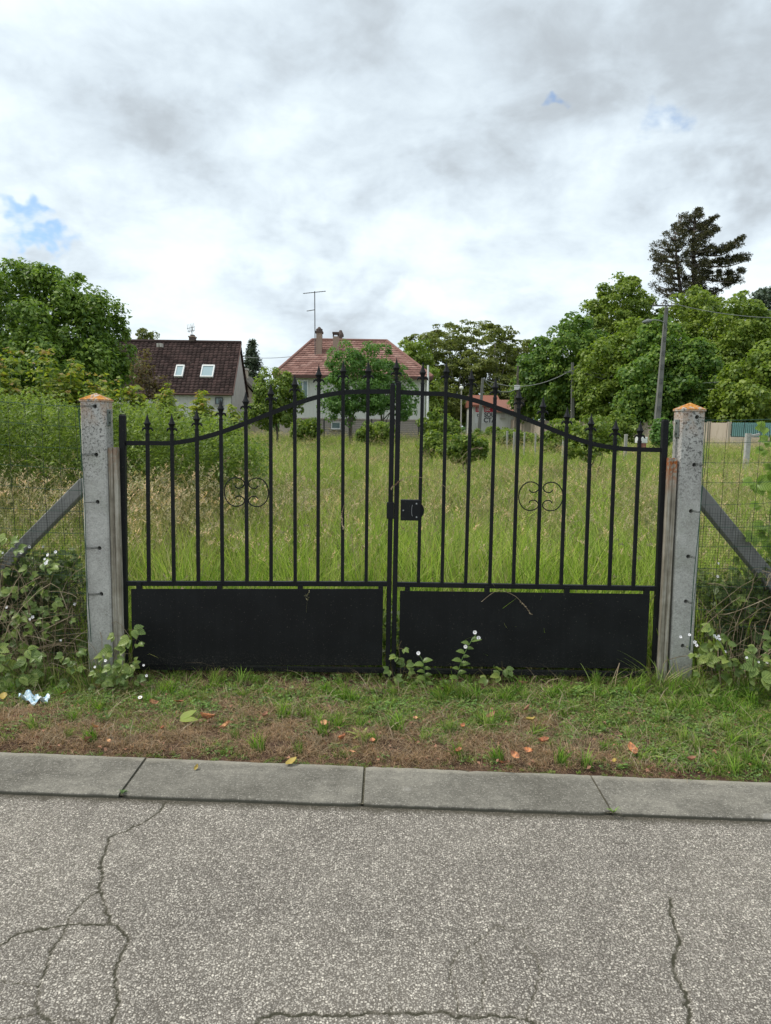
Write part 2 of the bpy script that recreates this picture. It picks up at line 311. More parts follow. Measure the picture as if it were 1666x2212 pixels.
def road_fn(t):
    p = pos(t); big = t.noise(p, .9, 4, .6)
    v1 = t.n('ShaderNodeTexVoronoi', {'Vector': p, 'Scale': 118.0, 'Randomness': 1.0}); v2 = t.n('ShaderNodeTexVoronoi', {'Vector': p, 'Scale': 200.0})
    r1 = t.n('ShaderNodeSeparateColor', {0: v1.outputs['Color']}); r2 = t.n('ShaderNodeSeparateColor', {0: v2.outputs['Color']})
    m2 = t.sm(v2.outputs['Distance'], .60, .38); m1 = t.m('MULTIPLY', t.sm(v1.outputs['Distance'], .52, .34), t.sm(r1.outputs[0], .50, .60)); st1, st2 = m1, m2
    gapc = t.mix(t.noise(p, 320, 2), (.075, .065, .055), (.15, .135, .115)); gapc = t.mix(t.m('MULTIPLY', t.sm(big, .35, .7), .4), gapc, (.17, .155, .13))
    s2 = t.ramp(r2.outputs[1], [(0, (.17, .155, .135)), (.5, (.27, .25, .22)), (.8, (.38, .35, .31)), (1, (.56, .52, .455))]); s1 = t.ramp(r1.outputs[1], [(0, (.28, .255, .225)), (.6, (.46, .425, .37)), (1, (.68, .63, .55))])
    c = t.mix(m2, gapc, s2); c = t.mix(m1, c, s1); c = t.mix(t.sm(t.noise(p, 110, 2, .8), .68, .74), c, (.06, .055, .05))
    mid = t.noise(p, 14, 4, .6); c = t.mix(1.0, c, t.ramp(mid, [(.3, (.90, .88, .88)), (.7, (1.20, 1.18, 1.18))]), 'MULTIPLY')
    c = t.mix(1.0, c, t.ramp(big, [(.3, (.86, .86, .85)), (.7, (1.08, 1.08, 1.06))]), 'MULTIPLY')
    y = t.n('ShaderNodeSeparateXYZ', {0: p}); near = t.m('ADD', t.m('MULTIPLY', y.outputs[0], .043), y.outputs[1])
    grime = t.sm(t.m('ADD', near, t.m('MULTIPLY', t.m('SUBTRACT', t.noise(p, 18, 4), .5), .08)), 3.03, 3.085); c = t.mix(t.m('MULTIPLY', grime, .75), c, (.055, .048, .032))
    cr = attr(t, 'crack'); crn = t.m('ADD', cr, t.m('MULTIPLY', t.m('SUBTRACT', t.noise(p, 120, 3), .5), .8)); cm = t.sm(crn, .35, .75)
    halo = t.m('MULTIPLY', t.sm(cr, .0, .5), .3); c = t.mix(halo, c, (.12, .105, .075)); c = t.mix(t.m('MULTIPLY', cm, t.sm(t.noise(p, 22, 3), .3, .55, .45, .95)), c, (.045, .042, .026))
    hgt = t.m('ADD', t.m('MULTIPLY', st1, .6), t.m('MULTIPLY', st2, .35))
    return princ(t, c, .88, t.bump(hgt, .8, .004), .25)
M['road'] = mat('worn_chip_road', road_fn)
def soil_fn(t):
    p = pos(t); n = t.noise(p, 7, 6, .65); f = t.noise(p, 90, 4, .7)
    c = t.ramp(t.m('ADD', t.m('MULTIPLY', n, .5), t.m('MULTIPLY', f, .5)), [(.38, (.035, .018, .011)), (.5, (.085, .045, .028)), (.6, (.17, .105, .065)), (.7, (.32, .24, .16))])
    y = t.n('ShaderNodeSeparateXYZ', {0: p}).outputs[1]
    c = t.mix(t.sm(y, 4.6, 5.5), c, t.mix(f, (.04, .06, .018), (.10, .12, .04)))
    return princ(t, c, .95, t.bump(f, .8, .02))
M['soil'] = mat('verge_soil', soil_fn)
M['grit'] = mat('joint_grit', lambda t: princ(t, t.ramp(t.noise(pos(t), 120, 4, .8), [(.35, (.04, .035, .02)), (.55, (.10, .09, .06)), (.7, (.34, .32, .27))]), .95))
def render_fn(c0, c1, sc=1.5, stain=(.3, .27, .22), bs=.2):
    def fn(t):
        p = pos(t); q = t.n('ShaderNodeMapping', {0: p, 3: (2, 2, .3)}).outputs[0]; n = t.noise(q, sc, 6, .65); n2 = t.noise(q, sc*3, 4)
        c = t.mix(n, c0, c1); c = t.mix(t.m('MULTIPLY', t.sm(n2, .52, .72), .45), c, stain)
        return princ(t, c, .92, t.bump(t.noise(p, 30, 3), bs, .01))
    return fn
M['cream'] = mat('cream_render', render_fn((.52, .51, .47), (.62, .61, .57)))
M['plinth'] = mat('pink_plinth', render_fn((.36, .30, .27), (.44, .38, .34)))
M['gable'] = mat('grey_stained_render', render_fn((.32, .31, .29), (.55, .54, .52), 3, (.13, .12, .12)))
M['wallcon'] = mat('precast_wall', render_fn((.38, .31, .24), (.54, .46, .37), 1.2, (.24, .18, .13)))
M['brickroof'] = mat('old_red_roof', render_fn((.20, .075, .05), (.30, .12, .08), 4, (.12, .07, .05), .5))
M['pinkroof'] = mat('pink_tile_roof', render_fn((.30, .14, .11), (.38, .19, .15), 4, (.22, .10, .08), .5))
M['greywood'] = mat('dark_shed_roof', render_fn((.10, .085, .07), (.17, .15, .12), 4, (.06, .05, .04), .5))
def tile_fn(c):
    def fn(t):
        r = attr(t, 'rnd'); p = pos(t); n = t.noise(p, 1.0, 4); f = t.noise(p, 9, 4, .7)
        col = t.ramp(t.m('ADD', t.m('MULTIPLY', r, .7), t.m('MULTIPLY', n, .3)), [(.15, c[0]), (.5, c[1]), (.85, c[2])])
        col = t.mix(t.m('MULTIPLY', t.sm(f, .6, .72), .5), col, c[3])
        return princ(t, col, .85, t.bump(f, .3, .01))
    return fn
M['tile_brown'] = mat('brown_tile', tile_fn([(.035, .02, .018), (.06, .036, .032), (.085, .05, .045), (.15, .13, .12)]))
M['tile_red'] = mat('red_tile', tile_fn([(.21, .11, .09), (.31, .165, .135), (.39, .235, .195), (.32, .27, .23)]))
def plain(name, c, rough=.6, spec=.3, metal=0.0):
    M[name] = mat(name, lambda t: princ(t, t.mix(t.noise(obj_co(t), 8, 4), tuple(x*.85 for x in c), tuple(min(1, x*1.12) for x in c)), rough, spec=spec, metal=metal))
plain('marker', (.33, .32, .28), .8); plain('white_paint', (.72, .72, .70), .45); plain('grey_metal', (.10, .10, .10), .5); plain('chimney_brick', (.33, .24, .19), .9); plain('chimney_dark', (.11, .08, .07), .9)
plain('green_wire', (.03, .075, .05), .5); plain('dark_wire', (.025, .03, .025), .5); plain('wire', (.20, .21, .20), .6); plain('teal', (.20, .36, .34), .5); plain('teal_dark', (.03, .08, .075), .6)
plain('fascia', (.09, .045, .035), .6); plain('lamp_glass', (.75, .74, .70), .3); plain('net', (.045, .045, .045), .8); plain('petal', (.85, .83, .84), .5); plain('hole', (.01, .01, .01), .9)
plain('stem_green', (.12, .20, .06), .6); plain('calyx', (.30, .16, .12), .7); plain('yellow', (.6, .45, .05), .6); plain('red_paint', (.5, .03, .06), .6); plain('graf_black', (.06, .06, .065), .6); plain('graf_white', (.62, .62, .60), .6); plain('wallgrey', (.45, .42, .38), .85)
plain('redbox', (.25, .09, .07), .7); plain('lamp_arm', (.20, .21, .20), .5)
M['brace'] = mat('lichened_brace_concrete', render_fn((.15, .15, .14), (.27, .27, .255), 6, (.07, .07, .065), .5))
M['glass'] = mat('window_glass', lambda t: princ(t, t.ramp(t.noise(obj_co(t), 1.5, 2), [(.3, (.10, .15, .16)), (.7, (.22, .30, .31))]), .08, spec=.6))
M['velux'] = mat('skylight_glass', lambda t: princ(t, (.30, .40, .42), .06, spec=.9))
M['polecon'] = mat('pole_concrete', render_fn((.12, .12, .11), (.21, .205, .19), 2))
def dead_fn(t):
    oi = t.n('ShaderNodeObjectInfo').outputs['Random']; p = obj_co(t); n = t.noise(p, 60, 4, .7)
    c = t.ramp(oi, [(0, (.60, .20, .07)), (.35, (.68, .32, .14)), (.7, (.50, .19, .09)), (1, (.70, .40, .19))])
    return princ(t, t.mix(t.sm(n, .40, .62), c, (.24, .11, .06)), .6)
M['dead'] = mat('orange_dead_leaf', dead_fn)
M['deadb'] = mat('brown_dead_leaf', lambda t: princ(t, t.mix(t.noise(obj_co(t), 60, 4), (.22, .10, .06), (.38, .20, .12)), .6))
M['deady'] = mat('yellow_dead_leaf', lambda t: princ(t, t.mix(t.noise(obj_co(t), 60, 4), (.28, .20, .04), (.48, .36, .10)), .5))
def litter_fn(t):
    n = t.noise(obj_co(t), 22, 3); return princ(t, t.ramp(n, [(.4, (.62, .72, .78)), (.5, (.30, .52, .68)), (.58, (.70, .78, .80))]), .35, spec=.5)
M['litter'] = mat('blue_white_plastic', litter_fn)
# ================================================================== THE SETTING
# ground: one sheet from under the kerb to the horizon
ys = np.concatenate([np.linspace(-2.0, 2.9, 3), np.linspace(3.2, 4.8, 33), np.linspace(4.95, 9, 20), np.linspace(9.8, 50, 40), np.geomspace(55, 1400, 24)])
xs = np.concatenate([-np.geomspace(1400, 14, 20), np.linspace(-13, -3.2, 18), np.linspace(-3, 3, 61), np.linspace(3.2, 13, 18), np.geomspace(14, 1400, 20)])
X, Y = np.meshgrid(xs, ys)
kf = np.where(np.abs(X) < 14, kerb_far(X), kerb_far(np.sign(X)*14))
Yk = np.where((Y >= 3.2) & (Y <= 4.8), kf-.06 + (Y-3.2)/1.6*(4.8-kf+.06), Y)
Z = hz(X, Yk); Z = np.where(Y < 3.1, -.35, Z)
Z = Z + rng.normal(0, .004, Z.shape)*((Y > 3.2) & (Y < 5)) - .012*sstep(.12, 0, Yk-kf)*(Y > 3.1)
V = np.stack([X, Yk, Z], -1).reshape(-1, 3); ny, nx = X.shape
i = (np.arange(ny-1)[:, None]*nx+np.arange(nx-1)).ravel(); Fq = np.stack([i, i+1, i+nx+1, i+nx], 1)
o = link('ground', npmesh('ground', V, Fq), M['soil']); tag(o, kind='structure'); o.data.polygons.foreach_set('use_smooth', [True]*len(o.data.polygons))

# road with its cracks sunk into the surface
cr = [([(358,1733),(338,1758),(300,1780),(270,1795),(236,1808),(229,1832),(218,1862),(221,1885),(215,1925)], 1.0),
      ([(215,1925),(190,1938),(168,1962),(143,1990),(137,2006),(137,2020),(112,2045),(103,2080),(86,2120),(80,2150),(82,2190),(120,2212),(150,2240)], .8),
      ([(215,1925),(228,1955),(238,1990),(257,2000),(278,2030),(262,2060),(252,2085),(247,2120),(257,2160),(243,2200),(236,2230)], .95),
      ([(-10,2048),(30,2022),(60,2010),(137,1998),(160,1993),(200,1994),(238,1996)], 1.0), ([(-10,2112),(30,2122),(82,2128)], .6), ([(-10,2205),(30,2200),(82,2188)], .7),
      ([(82,2188),(110,2200),(150,2198),(190,2210)], .6),
      ([(545,2212),(560,2200),(600,2188),(640,2190),(680,2187),(720,2192),(760,2190),(800,2186),(850,2190),(900,2188),(950,2186),(990,2194),(1040,2196),(1060,2192),(1110,2196),(1145,2205),(1170,2215)], 1.1),
      ([(1073,1999),(1050,2020),(1020,2040),(990,2056),(975,2080),(973,2110),(985,2140),(992,2190)], .55), ([(1030,2040),(1040,2075),(1044,2110),(1040,2160),(1030,2190)], .5),
      ([(1073,1999),(1100,2010),(1128,2015),(1140,2045),(1158,2070),(1168,2095),(1160,2130),(1146,2160),(1140,2200)], .6), ([(1128,2015),(1150,1996)], .4),
      ([(838,2120),(846,2150),(842,2190),(850,2225)], .45),
      ([(1448,1940),(1446,1965),(1455,1990),(1462,2010),(1470,2032),(1456,2060),(1452,2085),(1462,2110),(1480,2145),(1486,2175),(1492,2190),(1485,2225)], 1.0)]
gx = np.arange(-2.4, 2.4001, .0065); gy = np.arange(1.75, 3.2501, .0065)
X, Y = np.meshgrid(gx, gy); crack = np.zeros_like(X); jr = random.Random(3)
for pts, wd_ in cr:
    pw = [G(x, y, -.019) for x, y in pts]; fine = []
    for a, b in zip(pw[:-1], pw[1:]):
        n_ = max(2, int((b-a).length/.012))
        for k in range(n_):
            q = a.lerp(b, k/n_); fine.append((q.x+jr.gauss(0, .0035), q.y+jr.gauss(0, .0035)))
    fine.append((pw[-1].x, pw[-1].y))
    for (ax, ay), (bx_, by_) in zip(fine[:-1], fine[1:]):
        wl = .0052*wd_*jr.uniform(.7, 1.35); m_ = 5*wl
        ix = np.searchsorted(gx, [min(ax, bx_)-m_, max(ax, bx_)+m_]); iy = np.searchsorted(gy, [min(ay, by_)-m_, max(ay, by_)+m_])
        if ix[0] >= ix[1] or iy[0] >= iy[1]: continue
        sl = (slice(iy[0], iy[1]), slice(ix[0], ix[1])); dx, dy = bx_-ax, by_-ay
        u = np.clip(((X[sl]-ax)*dx+(Y[sl]-ay)*dy)/(dx*dx+dy*dy+1e-12), 0, 1); d = np.hypot(X[sl]-ax-u*dx, Y[sl]-ay-u*dy)
        crack[sl] = np.maximum(crack[sl], np.exp(-(d/wl)**2)*min(1, .45+.6*wd_))
Z = -.019-.006*crack+.0012*np.sin(X*9)*np.sin(Y*7)+rng.normal(0, .0007, X.shape)
ny, nx = X.shape; i = (np.arange(ny-1)[:, None]*nx+np.arange(nx-1)).ravel(); Fq = np.stack([i, i+1, i+nx+1, i+nx], 1)
V = np.stack([X, Y, Z], -1).reshape(-1, 3); nb = len(V); x0, x1, y0, y1 = gx[0], gx[-1], gy[0], gy[-1]
V = np.vstack([V, [(-90, -7, -.019), (90, -7, -.019), (90, y0, -.019), (-90, y0, -.019), (x0, y0, -.019), (x1, y0, -.019), (-90, 3.2+90*.043-.1, -.019), (x0, y1, -.019), (x1, y1, -.019), (90, 3.2-90*.043-.1, -.019)]])
Fq = np.vstack([Fq, [(nb, nb+1, nb+2, nb+3), (nb+3, nb+4, nb+7, nb+6), (nb+5, nb+2, nb+9, nb+8)]])
o = link('road', npmesh('road', V, Fq, {'crack': ('POINT', np.concatenate([crack.ravel(), np.zeros(10)]))}), M['road']); tag(o, kind='structure')

# kerb: a row of precast slabs with open joints
kerb = empty('kerb', (0, 3.3, 0)); tag(kerb, kind='structure')
edges = [-1.12+(k)*1.041 for k in range(-5, 8)]
for a, b in zip(edges[:-1], edges[1:]):
    kr = random.Random(int(a*100)); g_ = .0035; n_ = 26
    ga, gb = a+g_+kr.uniform(0, .004), b-g_-kr.uniform(0, .004)
    xs_ = [ga+(gb-ga)*k/n_ for k in range(n_+1)]; vs = []; dz = kr.uniform(-.002, .002)
    for k, x in enumerate(xs_):
        chip = kr.uniform(0, .004)+(.016 if k in (0, n_) else 0)*kr.random()
        nf = .003*kr.random()+(.014 if kr.random() < .06 else 0)
        yn, yf = kerb_near(x)+chip, kerb_far(x)-nf
        # section: face foot, face top, arris, three top rows, far top, far foot
        vs.append([(x, yn, -.09), (x, yn, -.005+dz), (x, yn+.004, dz-.001), (x, yn+.05, dz+.0), (x, (yn+yf)/2, dz-.0005), (x, yf-.02, dz+kr.uniform(-.001, .001)), (x, yf, dz-.006-kr.uniform(0, .004)), (x, yf, -.09)])
    mb = MB(); flat = [q for r_ in vs for q in r_]; fs = []
    for k in range(n_):
        for j in range(7): fs.append((k*8+j, (k+1)*8+j, (k+1)*8+j+1, k*8+j+1))
    fs.append(tuple(range(8))); fs.append(tuple(n_*8+j for j in reversed(range(8))))
    mb.add(flat, fs).build('slab', M['kerb'], kerb)
mb = MB().add([(-6, kerb_near(-6)+.008, -.008), (8, kerb_near(8)+.008, -.008), (8, kerb_far(8), -.008), (-6, kerb_far(-6), -.008)], [(0, 1, 2, 3)])
mb.build('joint_dirt', M['grit'], kerb)

# ================================================================== GATE
GY = 4.68
def gp(x, y): return P(x, y, GY)
fin = MB()
prof = [(0, .0125), (.005, .0125), (.006, .009), (.026, .008), (.037, .010), (.052, .0135), (.064, .0195), (.067, .0195), (.069, .0165), (.085, .0105), (.105, .0055), (.120, .002), (.128, .0005)]
fin.tube([(0, 0, z) for z, r in prof], [r*1.12 for z, r in prof], 8, ph=math.pi/8)
for s in (-1, 1):
    pts = [(s*.004, 0, .020), (s*.010, 0, .031), (s*.018, 0, .037), (s*.026, 0, .033), (s*.030, 0, .024), (s*.034, 0, .018)]
    fin.tube(pts, [.003, .005, .0065, .0065, .0045, .0012], 6)
finm = fin.build('finial', M['black']).data
bpy.data.objects.remove(bpy.data.objects['finial'])
def smooth(pts, sub=4):
    p = [Vector(q) for q in pts]; n_ = len(p); out = []
    for k in range(n_-1):
        p0, p1, p2, p3 = p[max(k-1, 0)], p[k], p[k+1], p[min(k+2, n_-1)]
        for j in range(sub):
            u = j/sub; out.append(.5*((2*p1)+(-p0+p2)*u+(2*p0-5*p1+4*p2-p3)*u*u+(-p0+3*p1-3*p2+p3)*u**3))
    return out+[p[-1]]
def make_gate(name, label, inner, outer, bars, arc, scroll, panel, lo, side):
    base = gp((inner[1][0]+outer[1][0])/2, 1465); base.z = 0; base.y = GY
    root = empty(name, base); tag(root, label, 'gate', 'pair of driveway gate leaves')
    for (top, bot), nm, wdt in ((inner, 'stile', .029), (outer, 'stile', .036)):
        a, b = gp(*bot), gp(*top); b.x = b.x; MB().bar((a.x, GY, .03), (b.x, GY, b.z), wdt, .038).build(nm, M['black'], root, bevel=.003)
        MB().box((b.x-wdt/2+.003, GY-.016, b.z), (b.x+wdt/2-.003, GY+.016, b.z+.006)).build('cap', M['black'], root)
    def rail_z(xw):
        for (xa, za), (xb, zb) in zip(arcw[:-1], arcw[1:]):
            if xa <= xw <= xb: return za+(zb-za)*(xw-xa)/(xb-xa)
        return arcw[0][1]
    arcw = []
    aw = [gp(*q) for q in arc]
    n_ = len(aw)
    for k in range(n_-1):                                      # Catmull-Rom through the measured rail
        p0, p1, p2, p3 = aw[max(k-1, 0)], aw[k], aw[k+1], aw[min(k+2, n_-1)]
        for j in range(5):
            u = j/5; arcw.append(tuple(.5*((2*p1)+(-p0+p2)*u+(2*p0-5*p1+4*p2-p3)*u*u+(-p0+3*p1-3*p2+p3)*u**3)))
    arcw.append(tuple(aw[-1])); rib = [(q[0], GY, q[2]) for q in arcw]; arcw = [(q[0], q[2]) for q in arcw]
    MB().rib(rib, .027, .017).build('top_rail', M['black'], root)
    (xa, ya), (xb, yb) = lo['mid']; a, b = gp(xa, ya), gp(xb, yb); mz = (a.z+b.z)/2
    MB().rib([(a.x, GY, a.z), (b.x, GY, b.z)], .028, .030).build('middle_rail', M['black'], root)
    for (xt, yt), (xl, yl) in bars:
        tp, bt = gp(xt, yt), gp(xl, yl); topz = tp.z-.128
        q = MB().bar((bt.x, GY, bt.z), (tp.x, GY, topz), .0205, .0205).build('bar', M['black'], root, bevel=.0012)
        f_ = link('finial', finm, None, q, (tp.x-base.x, 0, topz))
    if side > 0 and lo.get('tipped'):
        (xt, yt), (x2, y2) = lo['tipped']; tp, bt = gp(xt, yt), gp(x2, y2)
        q = MB().bar((bt.x, GY, bt.z-.02), (tp.x, GY, tp.z-.128), .0205, .0205).build('bar', M['black'], root); link('finial', finm, None, q, (tp.x-base.x, 0, tp.z-.128))
    (x0, y0), (x1, y1) = panel; a, b = P(x0, y0, GY-.03), P(x1, y0+lo['slope'], GY-.03); c, d = P(x0, y1, GY-.03), P(x1, y1+lo['slope'], GY-.03)
    xl_, xr_ = (a.x+c.x)/2, (b.x+d.x)/2
    MB().add([(xl_, GY-.032, c.z), (xr_, GY-.032, d.z), (xr_, GY-.028, d.z), (xl_, GY-.028, c.z), (xl_, GY-.032, a.z), (xr_, GY-.032, b.z), (xr_, GY-.028, b.z), (xl_, GY-.028, a.z)],
             [(0,3,2,1),(4,5,6,7),(0,1,5,4),(1,2,6,5),(2,3,7,6),(3,0,4,7)]).build('kick_panel', M['black'], root, bevel=.001)
    for k in range(4):                                          # spacers between the rail and the panel
        x = xl_+(xr_-xl_)*(.02+.32*k); MB().box((x, GY-.027, a.z-.04), (x+.03, GY+.008, mz-.0)).build('spacer', M['black'], root)
    si, so_ = gp(*inner[1]).x, gp(*outer[1]).x; s0, s1 = min(si, so_), max(si, so_)
    MB().box((s0+.02, GY-.017, .052), (s1-.02, GY+.017, .082)).build('bottom_rail', M['black'], root, bevel=.003)
    # scrollwork: four curls round one bar
    cx, cz = gp(*scroll).x, gp(*scroll).z
    half = [(-106,62),(-92,42),(-68,35),(-38,45),(-19,72),(-26,100),(-55,122),(-98,130),(-140,118),(-175,85),(-195,42)]
    poly = half+[(-200,0)]+[(x_, -z_) for x_, z_ in reversed(half)]
    for s in (-1, 1):
        MB().tube(smooth([(cx-s*x_*.000671, GY-.007, cz+z_*.000671) for x_, z_ in poly], 3), .0036, 6).build('scroll', M['black'], root, smooth=True)
    return root
LB = [((318,892),(322,1257)), ((371,893),(376,1257)), ((425,882),(429,1257)), ((477,860),(481,1257)), ((531,845),(534,1257)), ((585,828),(586,1258)), ((637,808),(638,1258)), ((689,787),(687,1258)), ((742,779),(740,1259)), ((796,779),(791,1259))]
RB = [((914,782),(904,1262)), ((965,780),(955,1263)), ((1019,796),(1006,1264)), ((1071,814),(1058,1265)), ((1122,837),(1109,1266)), ((1174,856),(1160,1267)), ((1226,878),(1212,1268)), ((1278,893),(1264,1269)), ((1331,904),(1316,1270)), ((1384,908),(1368,1271))]
LA = [(273,957),(320,957),(372,957),(425,948.5),(477,934),(531,914),(585,893),(637,873),(689,857),(742,848),(795,846),(843,846)]
RA = [(864,847),(914,850),(965,852),(1019,863),(1071,880),(1122,899),(1174,920),(1226,941),(1278,958),(1331,968),(1384,971),(1430,972)]
gl = make_gate('gate_leaf', 'left leaf of the black wrought iron driveway gate, the one without the lock box', ((848.5,830),(837.5,1455)), ((265,897),(271,1450)), LB, LA, (533,1063), ((285,1272),(827,1437)), {'mid': ((273,1260),(838,1261)), 'slope': 0}, -1)
gr = make_gate('gate_leaf', 'right leaf of the black wrought iron driveway gate, carrying the lock box', ((861.5,826),(850,1456)), ((1437,908),(1414,1462)), RB, RA, (1168,1072), ((863,1276),(1400,1438)), {'mid': ((852,1262),(1420,1271)), 'slope': 7, 'tipped': ((857,772),(860,826))}, 1)
def bx(mb, x0, y0, x1, y1, Ya, Yb):
    a, b = P(x0, y0, (Ya+Yb)/2), P(x1, y1, (Ya+Yb)/2); return mb.box((min(a.x, b.x), Ya, min(a.z, b.z)), (max(a.x, b.x), Yb, max(a.z, b.z)))
lock = bx(MB(), 866, 1079, 908, 1124, GY-.027, GY+.02).build('lock_box', M['black'], gr, bevel=.003)
c = P(871.5, 1103, GY-.03); MB().tube([(c.x, GY-.0275, c.z), (c.x, GY-.031, c.z)], .009, 14).build('keyhole', M['black'], lock, bevel=.001)
MB().tube([(c.x, GY-.0315, c.z+.0015), (c.x, GY-.0325, c.z+.0015)], .0042, 10).build('cylinder', M['steel'], lock)
a = P(897, 1103, GY-.03); sh_ = []
for k in range(9):
    u = k/8*2-1; sh_.append((a.x-.016-.005*math.sqrt(max(0, 1-u*u)), GY-.029, a.z+.038*u*.9))
MB().tube(sh_, .0013, 6).build('handle_rim', M['steel'], lock)
MB().box((a.x-.019, GY-.0285, a.z-.034), (a.x+.008, GY-.027, a.z+.034)).build('handle_plate', M['black'], lock)
for yy in (1088, 1117):
    q = P(900, yy, GY-.03); MB().tube([(q.x, GY-.027, q.z), (q.x, GY-.032, q.z)], .0046, 10).build('screw', M['steel'], lock)
q = P(901, 1103, GY-.0); n_ = 14
MB().add([(q.x+math.sin(math.pi*k/n_)*.044, GY+.004, q.z+math.cos(math.pi*k/n_)*.052) for k in range(n_+1)]+[(q.x+math.sin(math.pi*k/n_)*.044, GY+.016, q.z+math.cos(math.pi*k/n_)*.052) for k in range(n_+1)],
    [tuple(range(n_+1)), tuple(reversed(range(n_+1, 2*n_+2)))]+[(k, k+1, n_+2+k, n_+1+k) for k in range(n_)]+[(n_, 0, n_+1, 2*n_+1)]).build('round_handle', M['black'], lock)
a, b = gp(845, 1085), gp(841, 1120); MB().box((a.x-.026, GY-.023, b.z), (a.x+.018, GY+.023, a.z)).build('strike_box', M['black'], gl, bevel=.002)

# ================================================================== POSTS
def lichen_attr(o, fn):
    me = o.data; a = me.attributes.new('lichen', 'FLOAT', 'POINT')
    a.data.foreach_set('value', [fn(v.co) for v in me.vertices])
def cut_holes(o, holes, y0):
    """drill real round holes through the front face"""
    for (hx, hz_) in holes:
        cm = MB().tube([(hx, y0-.05, hz_), (hx, y0+.055, hz_)], .0125, 16).build('cutter')
        md = o.modifiers.new('drill', 'BOOLEAN'); md.operation = 'DIFFERENCE'; md.solver = 'EXACT'; md.object = cm
    dg = bpy.context.evaluated_depsgraph_get(); dg.update()
    me = bpy.data.meshes.new_from_object(o.evaluated_get(dg)); o.modifiers.clear(); old = o.data; o.data = me; bpy.data.meshes.remove(old)
    for c_ in [x for x in COL.objects if x.name.startswith('cutter')]: bpy.data.objects.remove(c_)
def post(label, xl, xr, lean, ztop, Yf, dep, holes, plate, peak):
    """square concrete post; xl/xr at the top, lean = shift at the foot"""
    root = empty('concrete_post', ((xl+xr)/2, Yf+dep/2, 0)); tag(root, label, 'post', 'gate posts')
    ch = .008; vs = []; zs = [-.1, .25, .6, .95, 1.3, ztop-.16, ztop]
    for z in zs:
        s = lean*(1-z/ztop)
        vs += [(xl+s+ch, Yf, z), (xr+s-ch, Yf, z), (xr+s, Yf+ch, z), (xr+s, Yf+dep, z), (xl+s, Yf+dep, z), (xl+s, Yf+ch, z)]
    fs = []
    for k in range(len(zs)-1):
        for j in range(6): fs.append((k*6+j, k*6+(j+1) % 6, k*6+6+(j+1) % 6, k*6+6+j))
    k = len(vs); e = .006
    vs += [(xl-e+ch, Yf-e, ztop+.004), (xr+e-ch, Yf-e, ztop+.004), (xr+e, Yf-e+ch, ztop+.004), (xr+e, Yf+dep+e, ztop+.004), (xl-e, Yf+dep+e, ztop+.004), (xl-e, Yf-e+ch, ztop+.004)]
    for j in range(6): fs.append((k-6+j, k-6+(j+1) % 6, k+(j+1) % 6, k+j))
    vs += [tuple(Vector(vs[k+j])+Vector((0, 0, .012))) for j in range(6)]
    for j in range(6): fs.append((k+j, k+(j+1) % 6, k+6+(j+1) % 6, k+6+j))
    vs.append(((xl+xr)/2, Yf+dep/2, ztop+peak)); fs += [(k+6+j, k+6+(j+1) % 6, k+12) for j in range(6)]
    fs.append(tuple(reversed(range(6))))
    o = MB().add(vs, fs).build('shaft', M['post'])
    cut_holes(o, holes, Yf)
    for v in o.data.vertices: v.co -= root.location
    o.parent = root; me = o.data
    lichen_attr(o, lambda c: 1.0 if c.z > ztop-.002 and c.z > .5 and (c.z > ztop+.010) else (.35 if c.z > ztop-.002 else 0))
    return root
PL, PR = 4.60, 4.62
xl = P(173, 880, PL).x; xr = P(227, 880, PL).x
zt = P(200, 868, PL).z
holesL = [tuple(P(x, y, PL).xz) for x, y in [(205,878),(208,982),(211,1084),(215,1184),(219,1283)]]
pl = post('left concrete gate post with an orange lichen cap and five wire holes', xl, xr, P(191,1437,PL).x-xl, zt, PL, .125, holesL, None, .055)
MB().box((xr-.001, PL+.025, P(230,920,PL).z), (xr+.006, PL+.085, P(230,884,PL).z)).build('hinge_plate', M['zinc'], pl, bevel=.002)
for zz_ in (891, 913):
    q = P(232, zz_, PL+.05); MB().tube([(xr+.0055, PL+.055, q.z), (xr+.009, PL+.055, q.z)], .006, 8).build('bolt', M['hole'], pl)
xl2 = P(1473, 895, PR).x; xr2 = P(1524, 895, PR).x; zt2 = P(1498, 889, PR).z
holesR = [tuple(P(x, y, PR).xz) for x, y in [(1506,901),(1500,1004),(1493,1104),(1487,1202),(1482,1299),(1475,1395)]]
pr_ = post('right concrete gate post with an orange lichen cap and six wire holes', xl2, xr2, P(1447,1455,PR).x-xl2, zt2, PR, .125, holesR, None, .055)
MB().box((xl2-.006, PR+.025, P(1460,945,PR).z), (xl2+.001, PR+.085, P(1460,906,PR).z)).build('hinge_plate', M['zinc'], pr_, bevel=.002)
for zz_ in (914, 937):
    q = P(1460, zz_, PR+.05); MB().tube([(xl2-.0055, PR+.055, q.z), (xl2-.009, PR+.055, q.z)], .006, 8).build('bolt', M['hole'], pr_)
